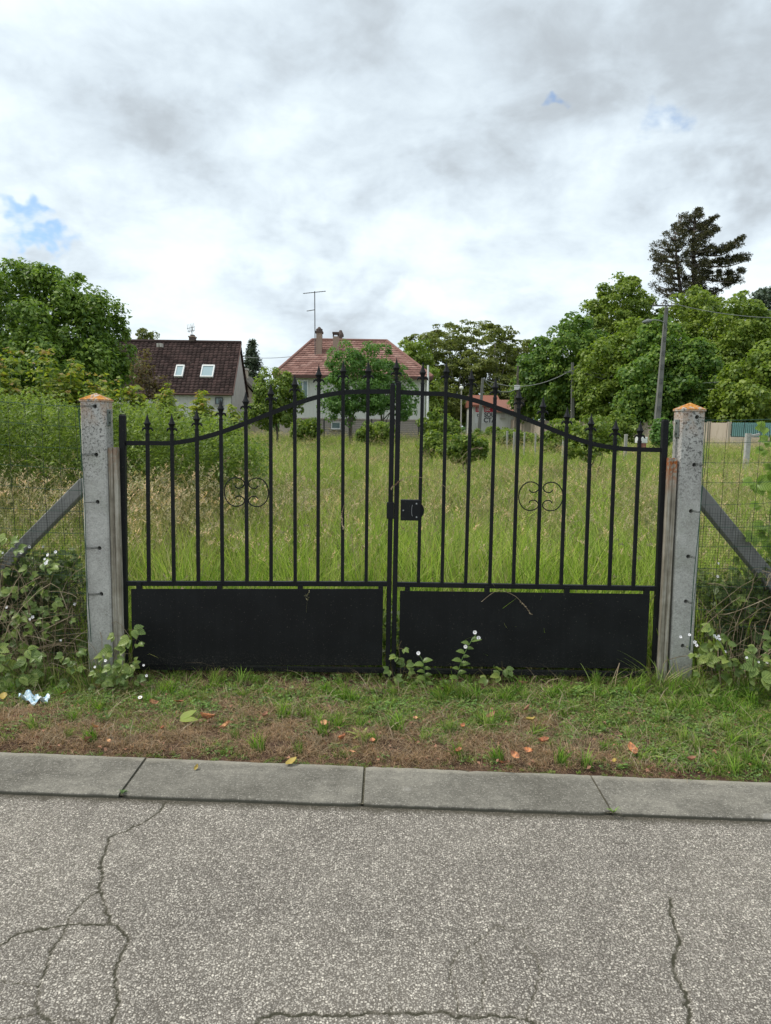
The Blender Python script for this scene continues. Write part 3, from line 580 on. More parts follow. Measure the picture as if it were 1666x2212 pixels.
def batten(label, x0, x1, ztop, lean, lich, side):
    """narrow stake standing against the gate side of a post; side = which face shows"""
    Yb = PL+.02; dep = .085; mb = MB(); zs = [-.05, .4, .8, 1.2, ztop-.03, ztop]; vs = []; jr_ = random.Random(int(x0*100)); w_ = x1-x0
    for z in zs:
        s = lean*(1-z/ztop)
        vs += [(x0+s, Yb, z), (x0+s+w_*.42, Yb, z), (x0+s+w_*.48, Yb+.006, z), (x0+s+w_*.54, Yb+.006, z), (x0+s+w_*.60, Yb, z), (x1+s, Yb, z), (x1+s, Yb+dep, z), (x0+s, Yb+dep, z)]
    vs = [(v[0]+jr_.uniform(-.0015, .0015), v[1]+jr_.uniform(-.001, .001), v[2]) for v in vs]
    fs = [(k*8+j, k*8+(j+1) % 8, k*8+8+(j+1) % 8, k*8+8+j) for k in range(len(zs)-1) for j in range(8)]+[tuple(reversed(range(8))), tuple(len(vs)-8+j for j in range(8))]
    o = mb.add(vs, fs).build('concrete_stake', M['batten']); tag(o, label, 'stake', 'short stakes beside the gate posts')
    lichen_attr(o, lambda c: lich if c.z > ztop-.035 else 0); return o
batten('short streaked stake between the left gate post and the gate', xr+.004, xr+.058, P(240, 967, PL+.02).z, P(191,1437,PL).x-xl, .25, 1)
batten('short streaked stake beside the right gate post, with orange lichen on top', xl2-.060, xl2-.010, P(1455, 990, PL+.02).z, P(1447,1455,PR).x-xl2-.008, 1.0, -1)
def brace(label, top, bot, w_):
    Yb = PL+.2; a = P(*top, Yb); b = P(*bot, Yb)
    o = MB().bar(tuple(b), tuple(a), w_, .09).build('diagonal_brace', M['brace'], bevel=.005); tag(o, label, 'brace', 'leaning braces of the gate posts'); lichen_attr(o, lambda c: 0); return o
brace('speckled concrete brace leaning on the left gate post behind the wire mesh', (188, 1042), (-70, 1302), .078)
brace('speckled concrete brace leaning on the right gate post behind the wire mesh', (1500, 1056), (1800, 1420), .088)

# ================================================================== WIRE FENCES
def fence(label, xa, xb, ztop, s, postroot, holes):
    """welded strands with a finer netting on the lower half; xa at the post"""
    Yf = 4.66; root = empty('wire_fence', (xa, Yf, 0)); tag(root, label, 'fence', 'green wire fences beside the gate'); jr_ = random.Random(5+s)
    L = abs(xb-xa); zs = [ztop-.128*k for k in range(int(ztop/.128)+1)]
    def zsag(z, u, ph): return z+.014*math.sin(u*2.2+ph)-.01*math.sin(u*5+ph*2)+(.03 if s < 0 else .005)*(u/L)
    for k, z in enumerate(zs):
        ph = jr_.uniform(0, 6); rr = .0021 if k in (0,) else .0014
        pts = [(xa+s*u, Yf+.006*math.sin(u*3+ph), zsag(z, u, .3)+(.008*math.sin(u*1.7+ph))*(k > 0)) for u in np.linspace(0, L, 26)]
        MB().tube(pts, rr, 5).build('strand', M['green_wire'], root)
    nv = int(L/.1)
    for k in range(nv):
        u = .06+.1*k; ph = jr_.uniform(0, 6)
        pts = [(xa+s*u+.004*math.sin(z*5+ph)+(-s*(1-z/ztop)*.03), Yf+.004*math.sin(z*4+ph)-.001, z+.01) for z in np.linspace(0, zsag(ztop, u, .3)-.01, 16)]
        MB().tube(pts, .0013, 4).build('strand', M['dark_wire'], root)
    mb = MB(); zt_ = 1.12; st_ = .0165
    def thin(p, q, r_=.0006):
        d = (Vector(q)-Vector(p)); a_ = Vector((d.z, 0, -d.x)).normalized()*r_; b_ = Vector((0, r_, 0)); p = Vector(p); q = Vector(q)
        mb.add([p-a_, p+b_, p+a_, q-a_, q+b_, q+a_], [(0,1,4,3),(1,2,5,4),(2,0,3,5)])
    for k in range(int(L/st_)):
        u = k*st_; z0_ = 0; pr = None
        for z in np.linspace(0, zt_, 6):
            q = (xa+s*u-s*(1-z/ztop)*.03+.004*math.sin(z*9+k*.1), Yf+.012+.008*math.sin(u*5+z*3), z)
            if pr: thin(pr, q)
            pr = q
    for k in range(int(zt_/st_)):
        z = k*st_; pr = None
        for u in np.linspace(0, L, 18):
            q = (xa+s*u-s*(1-z/ztop)*.03, Yf+.012+.008*math.sin(u*5+z*3), z+.006*math.sin(u*4+z*3))
            if pr: thin(pr, q)
            pr = q
    mb.build('netting', M['dark_wire'], root, kind='stuff')
    pts = [(xa-s*.03*(1-z/ztop)+.004*math.sin(z*7), Yf-.075, z) for z in np.linspace(.25, ztop, 14)]
    MB().tube(pts, .0024, 6).build('edge_wire', M['green_wire'], root)
    pts = [(xa-s*.03*(1-z/ztop)+s*.010+.005*math.sin(z*9+1), Yf-.072, z) for z in np.linspace(.25, ztop, 14)]
    MB().tube(pts, .0018, 6).build('edge_wire', M['green_wire'], root)
    for hx, hz_ in holes:
        e = xa-s*.03*(1-hz_/ztop); pts = [(hx, PL-.002 if s < 0 else PR-.002, hz_), ((hx+e)/2, Yf-.078, hz_-.006*jr_.random()), (e, Yf-.075, hz_-.004)]
        MB().tube(pts, .0018, 5).build('tie_wire', M['dark_wire'], root)
        if jr_.random() < .6: MB().tube([tuple(Vector(p)+Vector((0, -.002, .007))) for p in pts], .0014, 5).build('tie_wire', M['dark_wire'], root)
    return root
fence('green wire mesh fence to the left of the gate, netted lower half', xl+.004, -4.6, P(100, 876, 4.66).z, -1, pl, holesL)
fence('green wire mesh fence to the right of the gate, beside the right post', xr2-.004, 4.8, P(1600, 908, 4.66).z, 1, pr_, holesR)
# ================================================================== FAR TREES AND HOUSES
def leafquads(c, nrm, size, droop=.15, aspect=.55, rg=rng):
    n = len(c); nrm = unit(nrm); r = rg.normal(size=(n, 3)); r[:, 2] -= .7
    tg = unit(np.cross(nrm, np.cross(r, nrm))); b = np.cross(nrm, tg); s = (size*rg.uniform(.65, 1.35, n))[:, None] if np.ndim(size) == 0 else size[:, None]
    v = np.stack([c-tg*s*.5, c+b*s*aspect*.5+nrm*s*.06, c+tg*s*.5-nrm*s*droop, c-b*s*aspect*.5+nrm*s*.06], 1).reshape(-1, 3)
    return v, np.arange(4*n).reshape(n, 4)
def crown_pts(ells, nclump, per, cr, up=.5, inner=.15, squash=.8, rg=rng, rag=.12):
    """leaf centres and normals of a crown made of leafy clumps over a union of ellipsoids"""
    E = np.array(ells, float); ar = (E[:, 3]*E[:, 4]+E[:, 3]*E[:, 5]+E[:, 4]*E[:, 5]); cnt = np.maximum(1, (nclump*ar/ar.sum()).astype(int))
    cs, ns = [], []
    for e, k in zip(E, cnt):
        d = unit(rg.normal(size=(k, 3))); rr = rg.uniform(1-2.4*rag, 1+rag, k); rr = np.where(rg.random(k) < .12, rr*rg.uniform(.5, .9, k), rr)
        p = e[:3]+d*rr[:, None]*e[3:6]
        q = ((p[:, None]-E[None, :, :3])/E[None, :, 3:6]); ins = (np.linalg.norm(q, axis=2) < .72).sum(1)
        keep = (ins == 0)|(rg.random(k) < .18); p = p[keep]; d = d[keep]
        m_ = len(p)
        if not m_: continue
        crs = cr*rg.uniform(.6, 1.35, m_); a = unit(rg.normal(size=(m_, per, 3))*.85+d[:, None]*.65+np.array([0, 0, .25]))
        rad = rg.uniform(.55, 1.05, (m_, per))
        c = p[:, None]+a*(rad*crs[:, None])[..., None]*np.array([1, 1, squash])
        nn = unit(a*.8+np.array([0, 0, up])+rg.normal(size=a.shape)*.38)
        cs.append(c.reshape(-1, 3)); ns.append(nn.reshape(-1, 3))
        ki = int(k*per*inner); d2 = unit(rg.normal(size=(ki, 3))); c2 = e[:3]+d2*rg.uniform(.35, .85, (ki, 1))*e[3:6]
        cs.append(c2); ns.append(rg.normal(size=(ki, 3))+np.array([0, 0, .5]))
    return np.vstack(cs), np.vstack(ns)
def leaf_obj(name, c, nrm, size, m, parent=None, tip=None, aspect=.55, droop=.15, kind=None):
    v, f = leafquads(c, nrm, size, droop, aspect); off = np.array(parent.location if parent else (0, 0, 0)); v = v-off
    a = {'rnd': ('FACE', rng.random(len(f)))}
    if tip is not None: a['tip'] = ('FACE', tip)
    o = link(name, npmesh(name, v, f, a), m, parent)
    if kind: o['kind'] = kind
    return o
def limbs(mb, base, ends, r0, rg=random, n=7):
    for e in ends:
        e = Vector(e); b = Vector(base); mid = b.lerp(e, .5)+Vector((rg.uniform(-.1, .1), rg.uniform(-.1, .1), .12))*(e-b).length
        pts = [b.lerp(mid, u*2).lerp(mid.lerp(e, max(0, u*2-1)), 0 if u < .5 else 1) for u in np.linspace(0, 1, n)]
        mb.tube(pts, [r0*(1-.85*u) for u in np.linspace(0, 1, n)], 6)
def tree(name, label, x, y, ztop, ells, nclump, per, cr, leaf, m, bark='bark', trunk=.2, group=None, cat='tree', aspect=.55, nl=6, **kw):
    zb = float(hz(x, y))-.1; root = empty(name, (x, y, zb)); tag(root, label, cat, group)
    c, nn = crown_pts(ells, nclump, per, cr, **kw); keep = c[:, 2] > zb+.15; leaf_obj('crown', c[keep], nn[keep], leaf, M[m], root, aspect=aspect)
    E = ells; cz = sum(e[2] for e in E)/len(E); mb = MB(); top = (x+random.uniform(-.2, .2), y, cz+(ztop-cz)*.4)
    pts = [Vector((x, y, zb)).lerp(Vector(top), u)+Vector((.06*math.sin(u*7), .05*math.cos(u*5), 0)) for u in np.linspace(0, 1, 9)]
    mb.tube(pts, [trunk*(1-.75*u)*(1.35 if u == 0 else 1) for u in np.linspace(0, 1, 9)], 8)
    for k in range(nl):
        e = E[k % len(E)]; an = random.uniform(0, 6.28); q = pts[random.randint(2, 5)]
        limbs(mb, q, [(e[0]+math.cos(an)*e[3]*.7, e[1]+math.sin(an)*e[4]*.7, e[2]+random.uniform(-.1, .5)*e[5])], trunk*.4)
    mb.build('trunk', M[bark], root, smooth=True); return root
def E_(x, y, Y, rx, rz, ry=None):
    """ellipsoid seen at a photo point at distance Y, radii in photo pixels across"""
    p = P(x, y, Y); k = Y/F; return (p.x, p.y, p.z, rx*k, (ry if ry else rx)*k, rz*k)
# large lime on the left
tree('lime_tree', 'big round leafy lime tree at the left, behind the maple scrub', P(90, 900, 22).x, 22.5, P(90, 575, 22).z,
     [E_(40, 715, 22, 120, 118), E_(120, 715, 22.3, 105, 110), E_(185, 750, 22, 68, 85), E_(95, 665, 22.6, 72, 76), E_(-60, 735, 22, 130, 125), E_(90, 800, 22, 165, 60), E_(222, 785, 22.4, 40, 56), E_(45, 630, 22, 34, 46), E_(150, 640, 22.4, 34, 40), E_(195, 700, 22.2, 56, 60), E_(230, 740, 22.2, 42, 60)],
     640, 88, .40, .13, 'lime', 'bark', .28, up=.55, rag=.1)
# scrub of young maples with reddish shoot tips
def maple(label, x, ytop, Y, wpx, n=26, per=74, tipc=1.0, m='maple'):
    p = P(x, ytop, Y); k = Y/F; zb = float(hz(p.x, p.y)); root = empty('young_maple', (p.x, p.y, zb)); tag(root, label, 'shrub', 'young maples in the scrub')
    cs, ns, tp = [], [], []; mb = MB(); rg = np.random.default_rng(int(x*7+ytop))
    for s in range(n):
        ox, oy = rg.normal(0, .42)*wpx*k, rg.normal(0, .5)*wpx*k*.8; ox = max(-wpx*k*.95, min(wpx*k*.95, ox)); hh = (p.z-zb)*(1-.45*(abs(ox)/(wpx*k))**1.6)*rg.uniform(.72, 1.0)
        bx_ = np.array([p.x+ox*.5, p.y+oy*.5, zb]); tx = np.array([p.x+ox, p.y+oy, zb+hh]); mb.tube([tuple(bx_), tuple((bx_+tx)/2+rg.normal(0, .05, 3)), tuple(tx)], [.014, .01, .003], 4)
        nt = 15
        for q in range(nt):                                    # flat whorls of leaves up the shoot
            u = .18+.82*q/(nt-1); ce = bx_+(tx-bx_)*u; rad = .30*(1-u)**.7+.07; kk = int(per*(.35+.8*(1-u))/nt*2.2)+4
            an = rg.uniform(0, 6.28, kk); rr = rad*rg.uniform(.3, 1.1, kk)
            c = ce+np.stack([np.cos(an)*rr, np.sin(an)*rr, rg.normal(0, .018, kk)-.12*rr], 1)
            cs.append(c); ns.append(np.stack([np.cos(an)*.45, np.sin(an)*.45, np.ones(kk)], 1)+rg.normal(0, .2, (kk, 3))); tp.append(np.where(rg.random(kk) < (.4 if q >= nt-1 else .0)*tipc, .9, rg.uniform(0, .05, kk)))
    leaf_obj('leaves', np.vstack(cs), np.vstack(ns), .085, M[m], root, np.concatenate(tp), aspect=.9)
    mb.build('stems', M['stem_green'], root)
for q in (('young maple with reddish tips at the left edge, tallest of the scrub', 12, 742, 12.5, 75), ('young maple with reddish tips below the trunk of the lime tree', 95, 742, 12.8, 70), ('young maple with reddish tips in front of the lime crown', 165, 775, 13, 65),
          ('yellowish young maple behind the left gate post', 210, 790, 12.6, 60), ('young maple right of the left post top, before the brown roof', 285, 818, 13, 70, 42, 84, .6), ('low young maple in front of the brown roofed house', 355, 824, 13.5, 70, 46, 84, .6), ('last young maple of the scrub below the skylights', 432, 838, 14, 62, 38, 80, .8),
          ('low dark scrub maple beside the grey gable', 495, 872, 14, 48, 20, 60, .3)):
    maple(*q)
# nettles and elder in front of the maples: one mass
cs, ns = [], []
for k in range(640):
    x = rng.uniform(-140, 560); yt = np.interp(x, [-140, 0, 180, 300, 420, 520, 620], [832, 838, 862, 868, 888, 925, 962])+rng.uniform(0, 55)*rng.random()+14*math.sin(x*.05)+6*math.sin(x*.21); Yd = rng.uniform(9.2, 11.8); p = P(x, yt, Yd); zb = float(hz(p.x, p.y)); hh = max(.3, p.z-zb)
    kk = 78; u = rng.random(kk)**.7; an = rng.uniform(0, 6.28, kk); rr = (.17-.10*u)*rng.uniform(.5, 1.2, kk); lx, ly = rng.normal(0, .12, 2)
    cs.append(np.stack([p.x+lx*u+np.cos(an)*rr, p.y+ly*u+np.sin(an)*rr, zb+hh*u], 1)); ns.append(np.stack([np.cos(an)*.5, np.sin(an)*.5, np.ones(kk)], 1))
o = leaf_obj('nettle_thicket', np.vstack(cs), np.vstack(ns), rng.uniform(.035, .075, len(np.vstack(cs))), M['nettle'], aspect=.5, droop=.3); tag(o, 'dense green thicket of nettles and weeds below the young maples', 'thicket', kind='stuff')
tree('copper_shrub', 'sparse purplish shrub against the left end of the brown roof', P(330, 850, 20).x, 20, P(330, 780, 20).z, [E_(308, 800, 20, 12, 38), E_(325, 830, 20, 18, 22), E_(350, 850, 20, 18, 14)], 34, 50, .24, .09, 'purple', 'bark', .05, cat='shrub', rag=.2)
tree('distant_treetop', 'small bare looking treetop rising behind the brown roof ridge', P(318, 800, 66).x, 66, P(318, 710, 66).z, [E_(310, 730, 66, 9, 14), E_(327, 724, 66, 7, 12)], 30, 40, .35, .22, 'dim', 'bark', .1, rag=.3)
# conifer between the houses
root = empty('blue_cedar', (P(546, 850, 62).x, 62, .3)); tag(root, 'blue green cedar rising between the two houses', 'tree'); cs, ns = [], []; mb = MB(); tp_ = P(545, 738, 62)
mb.tube([(root.location.x, 62, .3), (tp_.x, 62, tp_.z)], [.22, .03], 7)
for q in range(26):
    u = q/25; y = 742+u*120; wd_ = (5+u*36)*62/F
    for k in range(9 if q > 3 else 5):
        an = rng.uniform(0, 6.28); L_ = wd_*rng.uniform(.6, 1.15); ce = P(545+random.uniform(-1, 1), y, 62); e = ce+Vector((math.cos(an)*L_, math.sin(an)*L_, -.10*L_+.15))
        mb.tube([ce, e], [.035, .01], 4); kk = 26; uu = rng.uniform(.15, 1.05, kk)[:, None]
        cs.append(np.array(ce)+(np.array(e)-np.array(ce))*uu+rng.normal(0, .11, (kk, 3))); ns.append(rng.normal(0, .5, (kk, 3))+np.array([0, 0, .7]))
leaf_obj('crown', np.vstack(cs), np.vstack(ns), .26, M['cedar'], root, aspect=.35); mb.build('trunk', M['bark'], root)
# garden trees in front of the central house
tree('garden_tree', 'small leafy garden tree with twin trunk before the white house, the fuller one', P(757, 930, 36).x, 36, P(795, 745, 36).z, [E_(765, 830, 36, 48, 72), E_(728, 850, 36, 34, 40), E_(745, 790, 36, 34, 42), E_(795, 790, 36, 26, 45), E_(800, 850, 36, 34, 35), E_(730, 885, 36, 30, 18), E_(796, 752, 36, 8, 14)], 300, 60, .30, .13, 'garden', trunk=.09, inner=.1, group='garden trees before the white house', rag=.16)
tree('garden_tree', 'slimmer leafy garden tree with a pointed shoot by the gate leaves', P(822, 930, 37).x, 37, P(834, 750, 37).z, [E_(835, 830, 37, 38, 50), E_(865, 850, 37, 30, 40), E_(832, 775, 37, 10, 28), E_(815, 870, 37, 25, 30), E_(880, 878, 37, 20, 22)], 180, 60, .28, .13, 'garden', trunk=.07, inner=.08, group='garden trees before the white house', rag=.18)
tree('round_shrub', 'round bright green shrub in front of the left wall of the white house', P(597, 900, 35).x, 35, P(597, 800, 35).z, [E_(598, 850, 35, 38, 50), E_(578, 880, 35, 30, 35), E_(620, 870, 35, 30, 45), E_(560, 900, 35, 25, 20)], 240, 60, .3, .13, 'shrub', trunk=.06, cat='shrub', rag=.12)
# field shrubs
for lb, x, y, Yd, rx, rz in (('low shrub by the basement wall of the white house', 662, 925, 33, 22, 18), ('yellow green shrub below the garden trees', 815, 938, 30, 34, 18), ('leafy shrub by the downpipe corner of the white house', 950, 920, 30, 34, 26), ('wide round shrub in the middle of the meadow', 1003, 965, 17, 36, 26),
                           ('shrub growing behind the right gate leaf, left of the white marker posts', 940, 960, 24, 20, 18), ('bushy green shrub in front of the precast wall', 1283, 945, 16, 44, 40), ('pale green shrub left of the tall concrete pole', 1215, 940, 27, 34, 30), ('small dark shrub at the foot of the tall concrete pole', 1432, 935, 26, 14, 24), ('weedy shrub under the plane trees', 1330, 925, 30, 40, 26), ('shrub mass beside the globe lamp', 1065, 938, 44, 36, 14), ('weeds by the graffiti wall', 1120, 946, 34, 34, 10)):
    a = Yd/F; tree('meadow_shrub', lb, P(x, y, Yd).x, Yd, P(x, y-rz, Yd).z, [E_(x, y, Yd, rx, rz), E_(x-rx*.6, y+rz*.4, Yd, rx*.6, rz*.7), E_(x+rx*.6, y+rz*.3, Yd, rx*.6, rz*.7)], 90, 62, .22 if Yd > 20 else .15, .12 if Yd > 20 else .085, 'shrub' if x != 1432 else 'garden', trunk=.03, cat='shrub', group='shrubs in the meadow', rag=.2, nl=3)
# umbrella crowned acacias behind
for k, (x, yt, rx) in enumerate(((925, 722, 42), (968, 704, 46), (1020, 694, 50), (1066, 700, 44), (1100, 728, 40), (1130, 742, 26), (995, 760, 60), (1050, 775, 60))):
    Yd = 68+k % 3*2.5; ells = [E_(x, yt+26, Yd, rx, 24), E_(x-10, yt+70, Yd, rx*.9, 34), E_(x+14, yt+115, Yd, rx*.8, 36)]
    c_ = P(x, 880, Yd); zb = float(hz(c_.x, Yd)); lbs = ('leftmost', 'second', 'third', 'fourth', 'fifth', 'rightmost and lowest', 'inner left', 'inner right')
    r_ = tree('acacia', '%s olive green acacia of the airy grove behind the lamp' % lbs[k], c_.x, Yd, P(x, yt, Yd).z, ells, 170, 60, .52, .235, 'dim', 'palebark', .14, 'airy grove behind the white house', up=.8, inner=.02, squash=.45, rag=.22, nl=10)
for k, (x, yt, rx, Yd) in enumerate(((896, 742, 34, 60), (905, 800, 40, 58))):
    tree('yellowish_tree', ('yellow green tree behind the right hip of the red roof', 'lower yellow green tree beside the downpipe corner')[k], P(x, 880, Yd).x, Yd, P(x, yt, Yd).z, [E_(x, yt+30, Yd, rx, 30), E_(x-5, yt+70, Yd, rx, 40)], 150, 50, .5, .26, 'planey', trunk=.15, rag=.2)
r_ = tree('dark_understorey', 'dark hedge under the airy grove behind the lamp post', P(1010, 880, 66).x, 66, P(1010, 820, 66).z, [E_(930, 868, 66, 30, 40), E_(975, 872, 66, 40, 36), E_(1040, 872, 67, 45, 34), E_(1100, 860, 67, 45, 40), E_(1150, 870, 66, 35, 34)], 300, 50, .6, .28, 'dim', trunk=.1, cat='hedge')
# plane trees on the right
PT = (((1120, 20, 60), [(1165, 800, 38, 62), (1145, 850, 30, 45), (1195, 850, 45, 55)], 54, 'plane', 'leftmost plane tree of the row, at the edge of the grove'),
      ((1250, 0, 0), [(1240, 760, 50, 70), (1225, 830, 60, 60), (1285, 820, 55, 80), (1250, 722, 26, 34)], 52, 'plane', 'plane tree with a thin pole standing before it'),
      ((1340, 0, 0), [(1335, 690, 50, 75), (1300, 720, 45, 70), (1375, 720, 50, 80), (1350, 640, 30, 36)], 60, 'planey', 'tallest plane tree of the row, below the pine'),
      ((1335, 0, 0), [(1325, 820, 62, 80), (1355, 760, 50, 60), (1300, 870, 50, 35)], 49, 'planey', 'low bright plane tree between the two poles'),
      ((1400, 0, 0), [(1400, 840, 50, 75), (1420, 760, 45, 60), (1385, 890, 45, 30)], 46, 'plane', 'dark plane tree behind the tall concrete pole'),
      ((1510, 0, 0), [(1500, 700, 60, 60), (1540, 740, 65, 75), (1475, 760, 50, 60), (1515, 660, 40, 30)], 56, 'planey', 'yellowish plane tree right of the tall pole'),
      ((1500, 0, 0), [(1490, 830, 60, 80), (1540, 850, 50, 60), (1470, 880, 35, 35)], 46, 'plane', 'dark plane tree directly behind the right gate post'),
      ((1600, 0, 0), [(1600, 720, 60, 70), (1640, 760, 55, 70), (1580, 790, 50, 60)], 52, 'planey', 'plane tree left of the blue grey treetop at the right edge'),
      ((1640, 0, 0), [(1635, 850, 70, 75), (1590, 870, 45, 45), (1700, 820, 60, 90)], 42, 'planey', 'plane tree hanging over the green slatted gate'),
      ((1790, 0, 0), [(1790, 780, 90, 120)], 46, 'plane', 'plane tree at the far right edge'),
      ((1660, 0, 0), [(1655, 680, 36, 50), (1690, 700, 60, 80)], 70, 'cedar', 'blue grey treetop at the right edge, behind the plane trees'))
for (tx, _, _), es, Yd, m, lb in PT:
    ells = [E_(x, y, Yd+(i_ % 2)*1.2, rx, rz) for i_, (x, y, rx, rz) in enumerate(es)]; yt = min(y-rz for x, y, rx, rz in es); ar = sum(rx*rz for _, _, rx, rz in es)*(Yd/F)**2
    tree('plane_tree', lb, P(tx, 900, Yd).x, Yd+1, P(tx, yt, Yd).z, ells, int(130+ar*9.5), 84, .56, .215, m, trunk=.24, group='plane trees behind the precast wall', up=.5, rag=.11, aspect=.75)
# pine
root = empty('pine_tree', (P(1492, 900, 62).x, 62, .3)); tag(root, 'tall dark pine with layered branches towering over the plane trees', 'tree'); cs, ns = [], []; mb = MB()
t1 = smooth([P(x, y, 62) for x, y in ((1490, 900), (1496, 760), (1498, 660), (1500, 600), (1498, 540), (1500, 490), (1503, 456))], 3); mb.tube(t1, [.38-.34*k/(len(t1)-1) for k in range(len(t1))], 8)
t2 = smooth([P(x, y, 63) for x, y in ((1484, 900), (1480, 740), (1474, 660), (1468, 610), (1462, 560), (1458, 500))], 3); mb.tube(t2, [.30-.26*k/(len(t2)-1) for k in range(len(t2))], 8)
rows = [(458, 1492, 1512, 5), (470, 1462, 1520, 8), (484, 1448, 1530, 12), (497, 1440, 1528, 12), (508, 1436, 1534, 12), (520, 1424, 1530, 13), (532, 1408, 1540, 14), (545, 1402, 1530, 15), (556, 1404, 1528, 14), (568, 1408, 1532, 15), (580, 1412, 1540, 14), (592, 1410, 1530, 14), (604, 1420, 1520, 13), (616, 1412, 1530, 13), (630, 1418, 1545, 12), (642, 1424, 1555, 11), (655, 1430, 1540, 10)]
arms = [((1500, 545), (1560, 540), (1597, 522)), ((1500, 548), (1555, 552), (1590, 532)), ((1500, 572), (1560, 566), (1610, 560)), ((1500, 574), (1565, 576), (1606, 566)), ((1500, 600), (1560, 594), (1600, 592)), ((1500, 602), (1555, 608), (1590, 612)), ((1500, 622), (1540, 634), (1588, 604)), ((1500, 520), (1525, 512), (1545, 500)), ((1500, 500), (1520, 496), (1536, 478))]
def needles(p, r, kk=62):
    a = unit(rng.normal(size=(kk, 3))+np.array([0, 0, .35])); cs.append(np.array(p)+a*r*rng.uniform(.3, 1, (kk, 1))*np.array([1, 1, .72])); ns.append(np.cross(a, rng.normal(size=a.shape)))
for y, x0, x1, n_ in rows:
    for k in range(int(n_*1.45)):
        x = x0+(x1-x0)*(rng.random()**.85); Yd = 62+rng.uniform(-2, 2)*min(1, (y-440)/100); p = P(x, y+rng.uniform(-5, 5), Yd); needles(p, .37*rng.uniform(.7, 1.3))
        b_ = P(1500 if x > 1480 else 1466, y+12, 62); mb.tube([b_, b_.lerp(p, .55)+Vector((0, 0, -.1)), p], [.06, .04, .015], 4)
for arm in arms:
    pts = smooth([P(x, y, 62+rng.uniform(-1, 1)) for x, y in arm], 6); mb.tube(pts, [.09-.07*k/(len(pts)-1) for k in range(len(pts))], 5)
    for k, p in enumerate(pts[3:]):
        for _ in range(2): needles(p+Vector((rng.uniform(-.3, .3), rng.uniform(-.5, .5), rng.uniform(.0, .35))), .36*rng.uniform(.7, 1.2), 70)
leaf_obj('crown', np.vstack(cs), np.vstack(ns), .19, M['pine'], root, aspect=.28); mb.build('trunk', M['pinebark'], root, smooth=True)

# ------------------------------------------------------------------ roofs laid with real tiles
def tiled(name, A, B, C, D, cols, rows, m, parent, thick=.03, wave=.03, seed=1, clip=None):
    """roof slope A (eave left) B (eave right) C (ridge right) D (ridge left) covered course by course"""
    A, B, C, D = [np.array(q, float) for q in (A, B, C, D)]; n = unit(np.cross(B-A, D-A)); n = n if n[2] > 0 else -n; rg = np.random.default_rng(seed); V, Fc, rn = [], [], []
    W = max(np.linalg.norm(B-A), 1e-6); tw = W/cols
    for r_ in range(rows):
        v0, v1 = r_/rows, min(1.0, (r_+1.0)/rows+.004); L0, R0, L1, R1 = A+(D-A)*v0, B+(C-B)*v0, A+(D-A)*v1, B+(C-B)*v1
        w0 = np.linalg.norm(R0-L0); nc = max(1, int(round(w0/tw)))
        for c_ in range(nc):
            j0, j1 = rg.normal(0, .004), rg.normal(0, .003); k = len(V)
            for q, hgt in ((0, 0), (.3, wave*.2), (.62, wave), (.86, wave*.8), (1.0, .004)):
                a = (c_+q)/nc; V.append(L0+(R0-L0)*a+n*(thick+hgt+j0)); V.append(L1+(R1-L1)*a+n*(hgt*.9+j1*.4)); V.append(L0+(R0-L0)*a+n*(j0-.01))
            for q in range(4): Fc.append((k+q*3, k+q*3+3, k+q*3+4, k+q*3+1)); Fc.append((k+q*3+2, k+q*3+5, k+q*3+3, k+q*3))
            rn += [rg.random()]*8
    off = np.array(parent.location); o = link(name, npmesh(name, np.array(V)-off, Fc, {'rnd': ('FACE', rn)}), M[m], parent); o['kind'] = 'stuff'; return o
def win(parent, x0, y0, x1, y1, Yf, fr='white_paint', gl_='glass', w_=.06, name='window', bars=1):
    a, b = P(x0, y0, Yf), P(x1, y1, Yf); X0, X1, Z0, Z1 = min(a.x, b.x), max(a.x, b.x), min(a.z, b.z), max(a.z, b.z)
    o = MB().box((X0, Yf-.05, Z0), (X0+w_, Yf+.04, Z1)).box((X1-w_, Yf-.05, Z0), (X1, Yf+.04, Z1)).box((X0+w_, Yf-.05, Z1-w_), (X1-w_, Yf+.04, Z1)).box((X0+w_, Yf-.05, Z0), (X1-w_, Yf+.04, Z0+w_))
    if bars: o.box(((X0+X1)/2-.025, Yf-.045, Z0+w_), ((X0+X1)/2+.025, Yf+.03, Z1-w_))
    o = o.build(name, M[fr], parent); MB().box((X0+w_*.8, Yf-.012, Z0+w_*.8), (X1-w_*.8, Yf-.006, Z1-w_*.8)).build('pane', M[gl_], o)
    MB().box((X0-.06, Yf-.12, Z0-.06), (X1+.06, Yf+.02, Z0-.002)).build('sill', M['wallgrey'], o); return o
